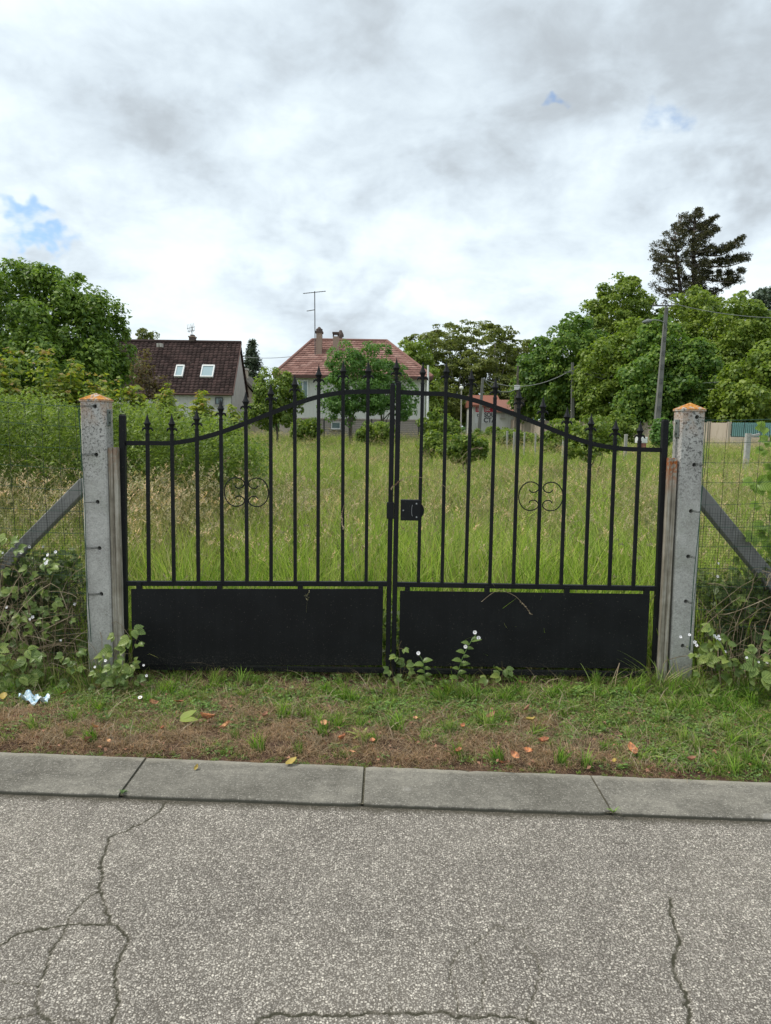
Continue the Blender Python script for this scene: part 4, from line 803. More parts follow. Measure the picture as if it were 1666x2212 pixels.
# left house, brown roof
hb = P(505, 855, 46); root = empty('house', (-13, 46, .5)); tag(root, 'house with a dark brown tiled gable roof and two skylights', 'house', 'houses beyond the meadow'); hx1 = hb.x-.12; ez = P(500, 851, 45.7).z; rz_ = P(513, 741, 48.3); hx0 = -20.5
MB().add([(hx0, 46, .2), (hx1, 46, .2), (hx1, 46, ez+.08), (hx0, 46, ez+.08), (hx0, 50.8, .2), (hx1, 50.8, .2), (hx1, 50.8, ez+.08), (hx0, 50.8, ez+.08), (hx0, 48.4, rz_.z-.12), (hx1, 48.4, rz_.z-.12)],
         [(0, 1, 2, 3), (5, 4, 7, 6), (4, 0, 3, 7), (3, 2, 9, 8), (6, 7, 8, 9), (3, 8, 7)]).build('wall', M['cream'], root)
MB().add([(hx1+.004, 46, .2), (hx1+.004, 50.8, .2), (hx1+.004, 50.8, ez+.06), (hx1+.004, 48.4, rz_.z-.14), (hx1+.004, 46, ez+.06), (hx1-.02, 46, .2), (hx1-.02, 50.8, .2), (hx1-.02, 50.8, ez+.06), (hx1-.02, 48.4, rz_.z-.14), (hx1-.02, 46, ez+.06)],
         [(0, 1, 2, 3, 4), (5, 9, 8, 7, 6), (0, 5, 6, 1), (1, 6, 7, 2), (2, 7, 8, 3), (3, 8, 9, 4), (4, 9, 5, 0)]).build('gable_wall', M['gable'], root, label='grey weather stained gable wall')
rx1 = hx1+.12; tiled('roof_tiles', (hx0, 45.7, ez), (rx1, 45.7, ez), (rx1, 48.4, rz_.z), (hx0, 48.4, rz_.z), 44, 19, 'tile_brown', root, .035, .045, 3)
tiled('roof_tiles', (rx1, 51.1, ez), (hx0, 51.1, ez), (hx0, 48.4, rz_.z), (rx1, 48.4, rz_.z), 44, 19, 'tile_brown', root, .035, .045, 4)
MB().tube([(hx0, 48.4, rz_.z+.04), (rx1+.02, 48.4, rz_.z+.04)], .11, 8).build('ridge', M['tile_brown'], root)
MB().bar((rx1+.01, 45.7, ez-.05), (rx1+.02, 45.7, ez+.05), .08, .04)
MB().add([(rx1+.0, 45.68, ez-.1), (rx1+.05, 45.68, ez-.1), (rx1+.05, 45.68, ez+.06), (rx1, 45.68, ez+.06), (rx1, 48.4, rz_.z-.08), (rx1+.05, 48.4, rz_.z-.08), (rx1+.05, 48.4, rz_.z+.08), (rx1, 48.4, rz_.z+.08)],
         [(0,3,2,1),(4,5,6,7),(0,1,5,4),(1,2,6,5),(2,3,7,6),(3,0,4,7)]).build('bargeboard', M['fascia'], root)
MB().tube([(hx0, 45.62, ez-.05), (rx1, 45.62, ez-.05)], .06, 8).build('gutter', M['fascia'], root)
sl = Vector((0, 2.7, rz_.z-ez)).normalized(); nrm_ = Vector((0, -sl.z, sl.y))
for x0, y0, x1, y1 in ((377, 792, 400.5, 816), (433, 792, 465.5, 817)):
    def onroof(x, y):
        d = ray(x, y); o_ = Vector((0, 0, H)); t_ = (Vector((0, 45.7, ez))-o_).dot(nrm_)/d.dot(nrm_); return o_+d*t_
    a, b = onroof(x0, y1), onroof(x1, y0); X0, X1 = a.x, b.x; v0 = (a-Vector((a.x, 45.7, ez))).length; v1 = (Vector((a.x, b.y, b.z))-Vector((a.x, 45.7, ez))).length
    def rp(x, v, h_): return Vector((x, 45.7, ez))+sl*v+nrm_*h_
    def rbox(mb, xa, xb, va, vb, h0, h1): return mb.add([rp(xa, va, h0), rp(xb, va, h0), rp(xb, vb, h0), rp(xa, vb, h0), rp(xa, va, h1), rp(xb, va, h1), rp(xb, vb, h1), rp(xa, vb, h1)], [(0,3,2,1),(4,5,6,7),(0,1,5,4),(1,2,6,5),(2,3,7,6),(3,0,4,7)])
    mb = MB(); f_ = .07; rbox(mb, X0, X0+f_, v0, v1, .0, .16); rbox(mb, X1-f_, X1, v0, v1, 0, .16); rbox(mb, X0+f_, X1-f_, v0, v0+f_, 0, .16); rbox(mb, X0+f_, X1-f_, v1-f_*1.6, v1, 0, .17)
    f = mb.build('skylight', M['white_paint'], root); rbox(MB(), X0+f_*.9, X1-f_*.9, v0+f_*.9, v1-f_*1.5, .08, .13).build('pane', M['velux'], f)
bx(MB(), 411, 738, 421.5, 728, 48.2, 48.8).build('chimney', M['chimney_dark'], root); bx(MB(), 409.5, 729.5, 423, 727, 48.15, 48.85).build('chimney_cap', M['chimney_brick'], root)
bx(MB(), 413, 727, 420, 723.5, 48.3, 48.7).build('chimney_pot', M['chimney_dark'], root)
for xx in (342.5, 349): bx(MB(), xx-2, 750, xx+2, 742, 47.2, 47.6).build('roof_vent', M['wallgrey'], root)
win(root, 465, 858, 482, 874, 45.97, 'grey_metal', 'glass')
def aerial(parent_name, label, pole, els, Yd, r_=.025):
    root = empty(parent_name, P(*pole[0], Yd)); tag(root, label, 'aerial'); MB().tube([P(*pole[0], Yd), P(*pole[1], Yd)], r_, 6).build('mast', M['grey_metal'], root)
    for (a, b, nel, el) in els:
        pa, pb = P(*a, Yd), P(*b, Yd-.3); MB().tube([pa, pb], r_*.8, 5).build('boom', M['grey_metal'], root)
        for k in range(nel):
            q = pa.lerp(pb, (k+.5)/nel); MB().tube([q+Vector((.04, -el[1]/2, -el[0]/2)), q+Vector((-.04, el[1]/2, el[0]/2))], r_*.45, 4).build('element', M['grey_metal'], root)
aerial('roof_aerial', 'small television aerial on the chimney of the brown roof', ((415, 729), (415, 703)), [((404, 710), (421, 706), 5, (.5, .1)), ((406, 716), (420, 714), 3, (.2, .1))], 48.5, .02)
# small grey house between
root = empty('small_house', (P(540, 880, 54).x, 54, .5)); tag(root, 'small house end with beige chimney between the two larger houses', 'house', 'houses beyond the meadow')
a, b, c = P(520, 812, 54), P(560, 856, 54), P(519, 900, 54)
MB().add([(a.x-3, 54, .3), (b.x-.3, 54, .3), (b.x-.3, 54, b.z), (a.x, 54, a.z-.1), (a.x-3, 54, b.z), (a.x-3, 58, .3), (b.x-.3, 58, .3), (b.x-.3, 58, b.z), (a.x, 58, a.z-.1), (a.x-3, 58, b.z)], [(0, 1, 2, 3, 4), (9, 8, 7, 6, 5), (0, 4, 9, 5), (1, 6, 7, 2), (2, 7, 8, 3), (3, 8, 9, 4)]).build('wall', M['wallcon'], root)
MB().add([(a.x, 53.6, a.z), (b.x+.1, 53.6, b.z-.15), (b.x+.1, 58.4, b.z-.15), (a.x, 58.4, a.z), (a.x, 53.6, a.z+.18), (b.x+.15, 53.6, b.z+.03), (b.x+.15, 58.4, b.z+.03), (a.x, 58.4, a.z+.18)], [(0,3,2,1),(4,5,6,7),(0,1,5,4),(1,2,6,5),(2,3,7,6),(3,0,4,7)]).build('roof', M['greywood'], root)
MB().add([(a.x, 53.6, a.z), (a.x-3.2, 53.6, b.z-.15), (a.x-3.2, 58.4, b.z-.15), (a.x, 58.4, a.z), (a.x, 53.6, a.z+.18), (a.x-3.2, 53.6, b.z+.03), (a.x-3.2, 58.4, b.z+.03), (a.x, 58.4, a.z+.18)], [(0,1,2,3),(4,7,6,5),(0,4,5,1),(1,5,6,2),(2,6,7,3),(3,7,4,0)]).build('roof', M['greywood'], root)
bx(MB(), 524, 835, 535, 800, 55, 55.6).build('chimney', M['wallcon'], root); bx(MB(), 522.5, 800, 536.5, 796, 54.95, 55.65).build('chimney_cap', M['wallgrey'], root)
# central white house with hipped roof
root = empty('house', (P(760, 900, 45).x, 45.5, .5)); tag(root, 'white house with a hipped red tiled roof and two tall chimneys', 'house', 'houses beyond the meadow')
w0, w1 = P(604, 880, 45).x, P(919, 880, 45).x; ez = P(760, 813, 44.6).z; pz = P(760, 905, 45).z; yb = 53.0
MB().box((w0, 45, pz-.02), (w1, yb, ez)).build('wall', M['cream'], root); MB().box((w0-.0, 45.03, .2), (w1-.0, yb-.03, pz-.02)).build('plinth', M['plinth'], root)
MB().box((w0-.02, 44.96, pz-.03), (w1+.02, 44.998, pz+.03)).build('plinth_band', M['plinth'], root)
el, er = P(590, 808, 44.55), P(935, 817, 44.55); ez2 = (el.z+er.z)/2; rl, rr_ = P(675, 735, 49), P(836, 738, 49); rz2 = (rl.z+rr_.z)/2; yb2 = 53.45
FL, FR, BL, BR, RL, RR = (el.x, 44.55, ez2), (er.x, 44.55, ez2), (el.x, yb2, ez2), (er.x, yb2, ez2), (rl.x, 49, rz2), (rr_.x, 49, rz2)
tiled('roof_tiles', FL, FR, RR, RL, 36, 17, 'tile_red', root, .06, .012, 5); tiled('roof_tiles', FR, BR, RR, RR, 34, 17, 'tile_red', root, .06, .012, 6); tiled('roof_tiles', BL, FL, RL, RL, 34, 17, 'tile_red', root, .06, .012, 7); tiled('roof_tiles', BR, BL, RL, RR, 36, 17, 'tile_red', root, .06, .012, 8)
for p_, q_ in ((FL, RL), (FR, RR), (BL, RL), (BR, RR), (RL, RR)):
    MB().tube([Vector(p_)+Vector((0, 0, .05)), Vector(q_)+Vector((0, 0, .05))], .09, 7).build('hip_ridge', M['tile_red'], root)
MB().box((el.x, 44.5, ez2-.14), (er.x, 44.6, ez2+.02)).box((er.x-.1, 44.6, ez2-.14), (er.x, yb2, ez2+.02)).box((el.x, 44.6, ez2-.14), (el.x+.1, yb2, ez2+.02)).build('gutter', M['fascia'], root)
MB().box((el.x+.1, 44.6, ez2-.12), (er.x-.1, yb2, ez2-.06)).build('soffit', M['cream'], root)
win(root, 643, 821, 666, 862, 44.97); win(root, 716, 911, 736, 927, 44.97, bars=0); win(root, 845, 822, 868, 862, 44.97)
a = P(923, 900, 44.9); MB().tube([(a.x-.02, 44.9, .4), (a.x-.02, 44.9, ez2-.1)], .06, 8).build('downpipe', M['white_paint'], root)
bx(MB(), 684, 770, 696, 719, 47.1, 47.75).build('chimney', M['chimney_brick'], root); bx(MB(), 682, 720, 698, 716, 47.05, 47.8).build('chimney_cap', M['chimney_dark'], root); c = P(690, 715, 47.4)
MB().tube([c, c+Vector((0, 0, .12)), c+Vector((0, 0, .13)), c+Vector((0, 0, .24))], [.2, .2, .14, .05], 8).build('chimney_pot', M['chimney_dark'], root); bx(MB(), 683, 773, 697.5, 769, 47.0, 47.85).build('flashing', M['chimney_brick'], root)
bx(MB(), 720, 772, 732.5, 728, 47.1, 47.75).build('chimney', M['chimney_brick'], root); bx(MB(), 719, 722, 733, 718.5, 47.05, 47.8).build('chimney_cap', M['chimney_dark'], root)
for xx in (720.5, 731.5): bx(MB(), xx-1, 728.5, xx+1, 721.5, 47.2, 47.6).build('chimney_leg', M['chimney_dark'], root)
bx(MB(), 733, 745, 739.5, 728, 49.2, 49.9).build('chimney', M['chimney_dark'], root); c = P(736, 728, 49.5); MB().tube([c, c+Vector((0, 0, .14)), c+Vector((0, 0, .42))], [.2, .2, .07], 8).build('chimney_pot', M['chimney_dark'], root)
aerial('roof_aerial', 'tall thin mast aerial beside the left chimney of the red roof', ((681, 766), (680, 629)), [((655, 634), (704, 629), 9, (.05, .6)), ((663, 672), (681, 669), 7, (.1, .35))], 47.0, .028)
o = MB().tube([(P(925, 930, 44).x, 44, .4), tuple(P(925, 789, 44))], .055, 8).build('white_pole', M['white_paint']); tag(o, 'thin white pole at the right corner of the white house', 'pole')
# garden fence
root = empty('garden_fence', (P(850, 930, 40).x, 40, .5)); tag(root, 'dark netting fence in front of the basement of the white house', 'fence')
for x in (700, 755, 803, 852.5, 905, 940): a = P(x, 905, 40); MB().tube([(a.x, 40, .5), tuple(a)], .035, 6).build('fence_post', M['net'], root)
mb = MB(); a, b = P(690, 908, 40), P(945, 910, 40)
for k in range(int((b.x-a.x)/.055)): mb.box((a.x+k*.055, 39.995, .6), (a.x+k*.055+.012, 40.005, a.z))
for k in range(14): mb.box((a.x, 39.99, .65+k*(a.z-.65)/13), (b.x, 39.995, .662+k*(a.z-.65)/13))
mb.build('netting', M['net'], root, kind='stuff')
# graffiti outbuilding
root = empty('outbuilding', (P(1050, 900, 60).x, 60.5, .5)); tag(root, 'low outbuilding with an old red roof and a graffiti covered wall', 'outbuilding'); x0, x1 = P(1022, 880, 60).x, P(1073, 880, 60).x; z1 = P(1045, 873, 60).z
MB().box((x0, 60, .2), (x1, 65, z1)).build('wall', M['cream'], root)
a, b = P(1020, 874, 59.7), P(1076, 854, 62.2); MB().add([(a.x, 59.7, a.z), (b.x, 59.7, a.z), (b.x, 62.4, b.z), (a.x, 62.4, b.z), (a.x, 65.2, a.z), (b.x, 65.2, a.z), (a.x, 59.7, a.z-.15), (b.x, 59.7, a.z-.15), (a.x, 65.2, a.z-.15), (b.x, 65.2, a.z-.15)], [(0, 1, 2, 3), (3, 2, 5, 4), (6, 7, 1, 0), (4, 5, 9, 8), (8, 9, 7, 6), (0, 3, 4, 8, 6), (1, 7, 9, 5, 2)]).build('roof', M['brickroof'], root)
def lettering(txt, x, y, hpx, m, Yd, parent, name='graffiti', off=.0, sx=1.0, shear=0.0, lift=0.0):
    cu = bpy.data.curves.new('txt', 'FONT'); cu.body = txt; cu.size = 1; cu.offset = off; cu.extrude = .004; cu.shear = shear; ob = bpy.data.objects.new('txt', cu); COL.objects.link(ob)
    dg = bpy.context.evaluated_depsgraph_get(); me = bpy.data.meshes.new_from_object(ob.evaluated_get(dg)); bpy.data.objects.remove(ob)
    a = P(x, y, Yd); s = hpx*Yd/F/.7
    for v in me.vertices: v.co = Vector((v.co.x*s*sx, v.co.z, v.co.y*s))
    me.materials.clear(); o = link(name, me, M[m], parent, Vector((a.x, Yd-lift, a.z))-parent.location); return o
bx(MB(), 1026, 914, 1073, 878, 59.99, 60.0).build('painted_patch', M['graf_white'], root)
bx(MB(), 1027.5, 890, 1040, 875, 59.98, 59.988).build('graffiti_block', M['red_paint'], root); bx(MB(), 1046, 890, 1071, 876, 59.98, 59.988).build('graffiti_block', M['red_paint'], root)
lettering('10', 1028.5, 887.5, 10, 'graf_white', 59.97, root, off=.02, sx=.62); lettering('(BE', 1048, 887, 9, 'graf_white', 59.97, root, off=.02, sx=.62)
lettering('SOU', 1046, 900, 9, 'graf_black', 59.97, root, off=.03, sx=.9); lettering('CTA', 1045, 912, 10, 'graf_black', 59.97, root, off=.03, sx=.9); lettering('9', 1030, 904, 10, 'graf_black', 59.97, root, off=.01, sx=.8)
root = empty('porch_building', (P(1095, 900, 57).x, 57.5, .5)); tag(root, 'small building with a pale red roof and an open timber porch gable', 'outbuilding'); x0, x1 = P(1073.5, 880, 57).x, P(1112, 880, 57).x; z1 = P(1095, 886, 57).z
MB().box((x0, 57, .2), (x1, 57.9, z1)).build('wall', M['cream'], root); a, b = P(1072, 887, 56.7), P(1112, 864, 57.45)
MB().add([(a.x, 56.7, a.z), (b.x+.6, 56.7, a.z), (b.x-.1, 57.45, b.z), (a.x, 57.45, b.z), (a.x, 58.2, a.z), (b.x+.6, 58.2, a.z), (a.x, 56.7, a.z-.12), (b.x+.6, 56.7, a.z-.12), (a.x, 58.2, a.z-.12), (b.x+.6, 58.2, a.z-.12)], [(0, 1, 2, 3), (3, 2, 5, 4), (6, 7, 1, 0), (4, 5, 9, 8), (8, 9, 7, 6), (0, 3, 4, 8, 6), (1, 7, 9, 5, 2)]).build('roof', M['pinkroof'], root)
mb = MB(); c0, c1, c2 = P(1104, 884, 56), P(1118, 862, 56), P(1132, 884, 56); mb.bar(tuple(c0), tuple(c1), .16, .5); mb.bar(tuple(c1), tuple(c2), .16, .5); mb.build('porch_gable', M['wallcon'], root)
a = P(1117, 905, 56); MB().tube([(a.x, 56, .4), (a.x, 56, c1.z-.3)], .07, 6).build('porch_post', M['wallgrey'], root); a = P(1131, 905, 56); MB().tube([(a.x, 56, .4), (a.x, 56, c2.z)], .07, 6).build('porch_post', M['wallgrey'], root)
win(root, 1082, 889, 1090, 902, 56.97, 'wallgrey', 'wallgrey', bars=0)
# precast wall, its posts and the slatted gate
root = empty('precast_wall', (P(1300, 950, 48).x, 48, .4)); tag(root, 'long beige precast concrete wall in front of the plane trees', 'wall')
A = P(1085, 906, 58); B = P(1576, 911, 40); nP = 16; zt_ = 2.02
for k in range(nP):
    a, b = A.lerp(B, k/nP), A.lerp(B, (k+1)/nP); d = (b-a).normalized(); nn = Vector((d.y, -d.x, 0))*.05; za = P(0, 0, 1).z*0
    za, zb_ = a.z, b.z; e = d*.07
    MB().add([(a.x+e.x, a.y+e.y, .2), (b.x-e.x, b.y-e.y, .2), (b.x-e.x-nn.x, b.y-e.y-nn.y, .2), (a.x+e.x-nn.x, a.y+e.y-nn.y, .2), (a.x+e.x, a.y+e.y, za-.06), (b.x-e.x, b.y-e.y, za-.06), (b.x-e.x-nn.x, b.y-e.y-nn.y, za-.06), (a.x+e.x-nn.x, a.y+e.y-nn.y, za-.06)],
             [(0,3,2,1),(4,5,6,7),(0,1,5,4),(1,2,6,5),(2,3,7,6),(3,0,4,7)]).build('panel', M['wallcon'], root)
for k in range(nP+1):
    a = A.lerp(B, k/nP); MB().box((a.x-.085, a.y-.09, .2), (a.x+.085, a.y+.09, a.z)).build('wall_post', M['wallcon'], root)
B2 = P(1760, 948, 38); B1 = P(1576, 944, 40); root = empty('slatted_gate', ((B1.x+B2.x)/2, 39, .4)); tag(root, 'teal green slatted gate on a low beige wall under the overhanging plane tree', 'gate')
zt_ = P(1600, 913, 40).z; zb_ = P(1600, 944, 40).z
MB().add([(B1.x, B1.y, .2), (B2.x, B2.y, .2), (B2.x, B2.y-.2, .2), (B1.x, B1.y-.2, .2), (B1.x, B1.y, zb_), (B2.x, B2.y, zb_), (B2.x, B2.y-.2, zb_), (B1.x, B1.y-.2, zb_)], [(0,3,2,1),(4,5,6,7),(0,1,5,4),(1,2,6,5),(2,3,7,6),(3,0,4,7)]).build('low_wall', M['wallcon'], root)
nS = 40; Ls = None
for k in range(nS):
    q = B1.lerp(B2, .03+.95*k/nS); o = MB().box((q.x-.04, q.y-.11, zb_+.03), (q.x+.025, q.y-.09, zt_)).build('slat', M['teal'], root)
for dz in (.12, zt_-zb_-.12): MB().tube([(B1.x, B1.y-.06, zb_+dz), (B2.x, B2.y-.06, zb_+dz)], .03, 6).build('rail', M['teal_dark'], root)
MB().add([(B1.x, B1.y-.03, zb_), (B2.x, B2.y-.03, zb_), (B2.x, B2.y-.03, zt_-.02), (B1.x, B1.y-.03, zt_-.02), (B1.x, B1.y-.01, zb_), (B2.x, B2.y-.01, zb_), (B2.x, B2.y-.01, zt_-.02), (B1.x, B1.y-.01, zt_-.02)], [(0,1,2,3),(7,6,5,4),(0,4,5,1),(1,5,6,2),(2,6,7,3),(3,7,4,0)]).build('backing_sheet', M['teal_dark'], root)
# poles
def pole(name, label, top, foot, Yd, r0, r1, m='polecon'):
    a, b = P(*foot, Yd), P(*top, Yd); root = empty(name, (a.x, Yd, .3)); tag(root, label, 'pole'); d = b-a
    lo = a+d*((.3-a.z)/d.z); MB().tube([lo, b], [r0, r1], 4, ph=math.pi/4).build('shaft', M[m], root); return root, b
tp, tb = pole('utility_pole', 'tall slightly leaning concrete utility pole with a street lamp arm', (1440, 664), (1420, 905), 39, .205, .10)
for k in range(16):
    q = P(1440, 664, 39).lerp(P(1420, 905, 39), (k+.5)/16); wv_ = .075+.06*k/16; MB().box((q.x-wv_*.45, q.y-wv_*1.6-.02, q.z-.12), (q.x+wv_*.45, q.y-wv_*1.6+.03, q.z+.12)).build('slot_shade', M['grey_metal'], tp) if k % 2 == 0 else None  # dark blocks on the pole front stand in for shade inside its slots
pts = smooth([P(1441, 712, 38.8), P(1434, 696, 38.7), P(1415, 691, 38.5), P(1400, 693, 38.4)], 4); lamp = MB().tube(pts, .028, 6).build('lamp_arm', M['lamp_arm'], tp)
MB().tube([P(1408, 692, 38.4), P(1400, 693, 38.4), P(1388, 696, 38.3)], [.05, .10, .04], 8).build('lamp_head', M['lamp_arm'], lamp)
MB().box((tb.x-.7, 38.95, tb.z+.05), (tb.x+.3, 39.05, tb.z+.11)).build('crossarm', M['grey_metal'], tp)
for xx in (-.6, -.2, .25): MB().tube([(tb.x+xx, 39, tb.z+.11), (tb.x+xx, 39, tb.z+.24)], [.035, .02], 6).build('insulator', M['wallgrey'], tp)
t2_, tb2 = pole('utility_pole', 'thin grey utility pole before the plane trees, right of centre', (1237, 783), (1237, 905), 50, .16, .10); MB().box((tb2.x-.5, 49.95, tb2.z-.65), (tb2.x+.5, 50.05, tb2.z-.58)).build('crossarm', M['grey_metal'], t2_)
t3_, tb3 = pole('utility_pole', 'pale concrete utility pole in front of the graffiti wall', (1043, 817), (1037, 905), 52, .17, .11)
t4_, tb4 = pole('utility_pole', 'dark wooden utility pole beside the pink roofed porch building', (1119, 790), (1118, 912), 53, .10, .08, 'bark'); bx(MB(), 1112, 842, 1123, 832, 52.8, 53.0).build('junction_box', M['white_paint'], t4_)
a, b = P(997, 905, 50), P(997, 842, 50); root = empty('street_lamp', (a.x, 50, .4)); tag(root, 'street lamp with a white globe on a thin grey post', 'street lamp'); MB().tube([(a.x, 50, .4), tuple(b)], [.05, .035], 8).build('post', M['wallgrey'], root)
bm = bmesh.new(); bmesh.ops.create_uvsphere(bm, u_segments=14, v_segments=9, radius=.135); me = bpy.data.meshes.new('globe'); bm.to_mesh(me); bm.free(); me.polygons.foreach_set('use_smooth', [True]*len(me.polygons)); q = P(997, 838, 50); link('globe', me, M['lamp_glass'], root, q-root.location)
def wire(label, a, b, sag, r_=.014, n=20):
    r_ *= 1.4
    a, b = Vector(a), Vector(b); o = MB().tube([a.lerp(b, u)-Vector((0, 0, sag*4*u*(1-u))) for u in np.linspace(0, 1, n)], r_, 4).build('overhead_wire', M['wire']); tag(o, label, 'wire', 'overhead wires')
wire('upper overhead wire from the tall leaning pole to the right edge', tb+Vector((.25, 0, .2)), P(1760, 684, 42), .3, .012)
wire('upper of the two sagging wires passing before the tall pole', P(1237, 792, 50), P(1800, 776, 40), 1.15, .012); wire('lower of the two sagging wires passing before the tall pole', P(1237, 796, 50), P(1800, 786, 40), 1.35, .012)
wire('wire from the grey pole right of centre to the pale pole by the graffiti', P(1237, 798, 50), tb3+Vector((.05, 0, -.05)), .75, .014); wire('wire from the pale pole by the graffiti to the dark wooden pole', tb3, P(1119, 838, 53), .55, .02); wire('wire sagging from the pale pole towards the globe lamp', tb3+Vector((0, 0, -.4)), P(960, 850, 58), .6, .014)
wire('slack wire from the brown roofed house to the red roof', P(520, 770, 56), P(640, 769, 48), .12, .012)
# little things in the meadow
def stake_(label, x, y0, y1, Yd, w_, m='marker', name='marker_post', cat='post', grp='pale marker posts in the meadow'):
    a, b = P(x, y1, Yd), P(x, y0, Yd); zb = float(hz(a.x, Yd)); o = MB().box((a.x-w_/2, Yd-w_/2, zb-.1), (a.x+w_/2, Yd+w_/2, b.z)).build(name, M[m], bevel=.01); tag(o, label, cat, grp); return o
for k, (x, y0, y1, Yd, w_, lb) in enumerate(((1096, 927, 940, 32, .12, 'leftmost pale marker post, near the foot of the dark pole'), (1111, 929, 948, 28, .12, 'pale marker post second from the left, right of the first'), (1133, 930, 950, 27, .08, 'thin pale marker post, third from the left'), (1157, 932, 952, 26, .08, 'thin pale marker post, fourth from the left'), (1217, 932, 955, 25, .10, 'pale marker post close to the shrubs before the precast wall'), (1352, 934, 952, 26, .14, 'pale marker post left of the white box'))): stake_(lb, x, y0+4, y1, Yd, w_*.68)
root = empty('fence_post', (P(1500*0+1613, 945, 22).x, 22, .2)); tag(root, 'leaning concrete fence post beyond the right wire mesh', 'post'); a, b = P(1612, 985, 22), P(1617, 936, 22); MB().tube([a-Vector((0, 0, .5)), b], .09, 4, ph=math.pi/4).build('shaft', M['post'], root); MB().bar(tuple(b-Vector((0, 0, .1))), tuple(b+Vector((.32, 0, -.02))), .06, .08).build('arm', M['post'], root)
root = empty('utility_box', (P(1386, 958, 26).x, 26, .4)); tag(root, 'small white utility box on a reddish base in the meadow', 'utility box'); bx(MB(), 1374, 957, 1397, 944, 25.85, 26.1).build('casing', M['white_paint'], root, bevel=.01); bx(MB(), 1378, 970, 1394, 957.3, 25.87, 26.08).build('plinth', M['redbox'], root); bx(MB(), 1386, 955, 1394, 946, 25.84, 25.848).build('door', M['white_paint'], root)
root = empty('grey_box', (P(1088, 930, 50).x, 50, .4)); tag(root, 'low dark grey box in the weeds before the porch building', 'trough'); bx(MB(), 1068, 960, 1107, 929, 49.6, 50.4).build('body', M['gable'], root, bevel=.03); bx(MB(), 1066, 929, 1109, 926.5, 49.5, 50.5).build('rim', M['wallgrey'], root)  # unidentified low grey box, built as a body with a rim

cs_n = 26000; x = rng.uniform(-95, 95, cs_n); y = 92+rng.normal(0, 2.5, cs_n); hh_ = 4.0+1.2*np.sin(x*.13)+.8*np.sin(x*.41+1)+.5*np.sin(x*1.1); z = hz(x, y)+hh_*rng.random(cs_n)**.75
o = leaf_obj('distant_hedgerow', np.stack([x, y, z], 1), rng.normal(0, .6, (cs_n, 3))+np.array([0, -.4, .7]), .62, M['garden'], aspect=.8); tag(o, 'distant green hedgerow along the far side of the plot', 'hedgerow', kind='stuff')
# ================================================================== GRASS
def blades(name, n, h, radius, width, m, bend=.5, seg=4, seed=0, lean=(0, 0), seed_head=0.0, flat=0.0):
    """one clump of tapering bent blades; attributes t (root to tip) and rnd"""
    rg = np.random.default_rng(seed); V, T, Fc, Rn = [], [], [], []
    for b in range(n):
        an = rg.uniform(0, 6.28); r_ = radius*math.sqrt(rg.random()); base = np.array([math.cos(an)*r_, math.sin(an)*r_, 0]); hh = rg.uniform(*h); w_ = rg.uniform(*width)
        da = rg.uniform(0, 6.28); dr = np.array([math.cos(da), math.sin(da), 0])*rg.uniform(.1, 1)*bend*hh+np.array([lean[0], lean[1], 0])*hh; sd_ = np.array([-math.sin(da), math.cos(da), 0]); sd_ = np.array([math.cos(rg.uniform(-.9, .9)), 0, 0])+sd_*.4; sd_[2] = 0; sd_ /= np.linalg.norm(sd_)
        k = len(V); rr = rg.random(); up = hh*(1-flat*rg.random())
        for s in range(seg+1):
            u = s/seg; c = base+dr*u**2.0+np.array([0, 0, up*(u-.28*bend*u**3)]); ww = w_*(1-u**1.6)*.5+.0002
            V += [c-sd_*ww, c+sd_*ww]; T += [u, u]
        for s in range(seg): Fc.append((k+2*s, k+2*s+1, k+2*s+3, k+2*s+2)); Rn.append(rr)
        if seed_head and rg.random() < seed_head:
            tipp = V[-1]; dv_ = unit((np.array(V[-1])-np.array(V[-3]))[None])[0]; L_ = rg.uniform(.09, .17)
            for q in range(13):
                u = q/12; c = tipp+dv_*(u-.55)*L_+np.array([0, 0, -.03*u]); a2 = rg.uniform(0, 6.28); ss = (.014+.016*math.sin(math.pi*min(1, u+.15)))*rg.uniform(.6, 1.3); o_ = np.array([math.cos(a2), math.sin(a2), .7])*ss; w2 = np.array([-math.sin(a2), math.cos(a2), 0])*.0032
                k = len(V); V += [c, c+o_*.5+w2, c+o_, c+o_*.5-w2]; T += [1, 1, 1, 1]; Fc.append((k, k+1, k+2, k+3)); Rn.append(rr)
    me = npmesh(name, V, Fc, {'t': ('POINT', T), 'rnd': ('FACE', Rn)}); me.materials.append(M[m]); return me
def proto_coll(name, meshes):
    c = bpy.data.collections.new(name)
    for k, me in enumerate(meshes): c.objects.link(bpy.data.objects.new('%s_%02d' % (name, k), me))
    return c
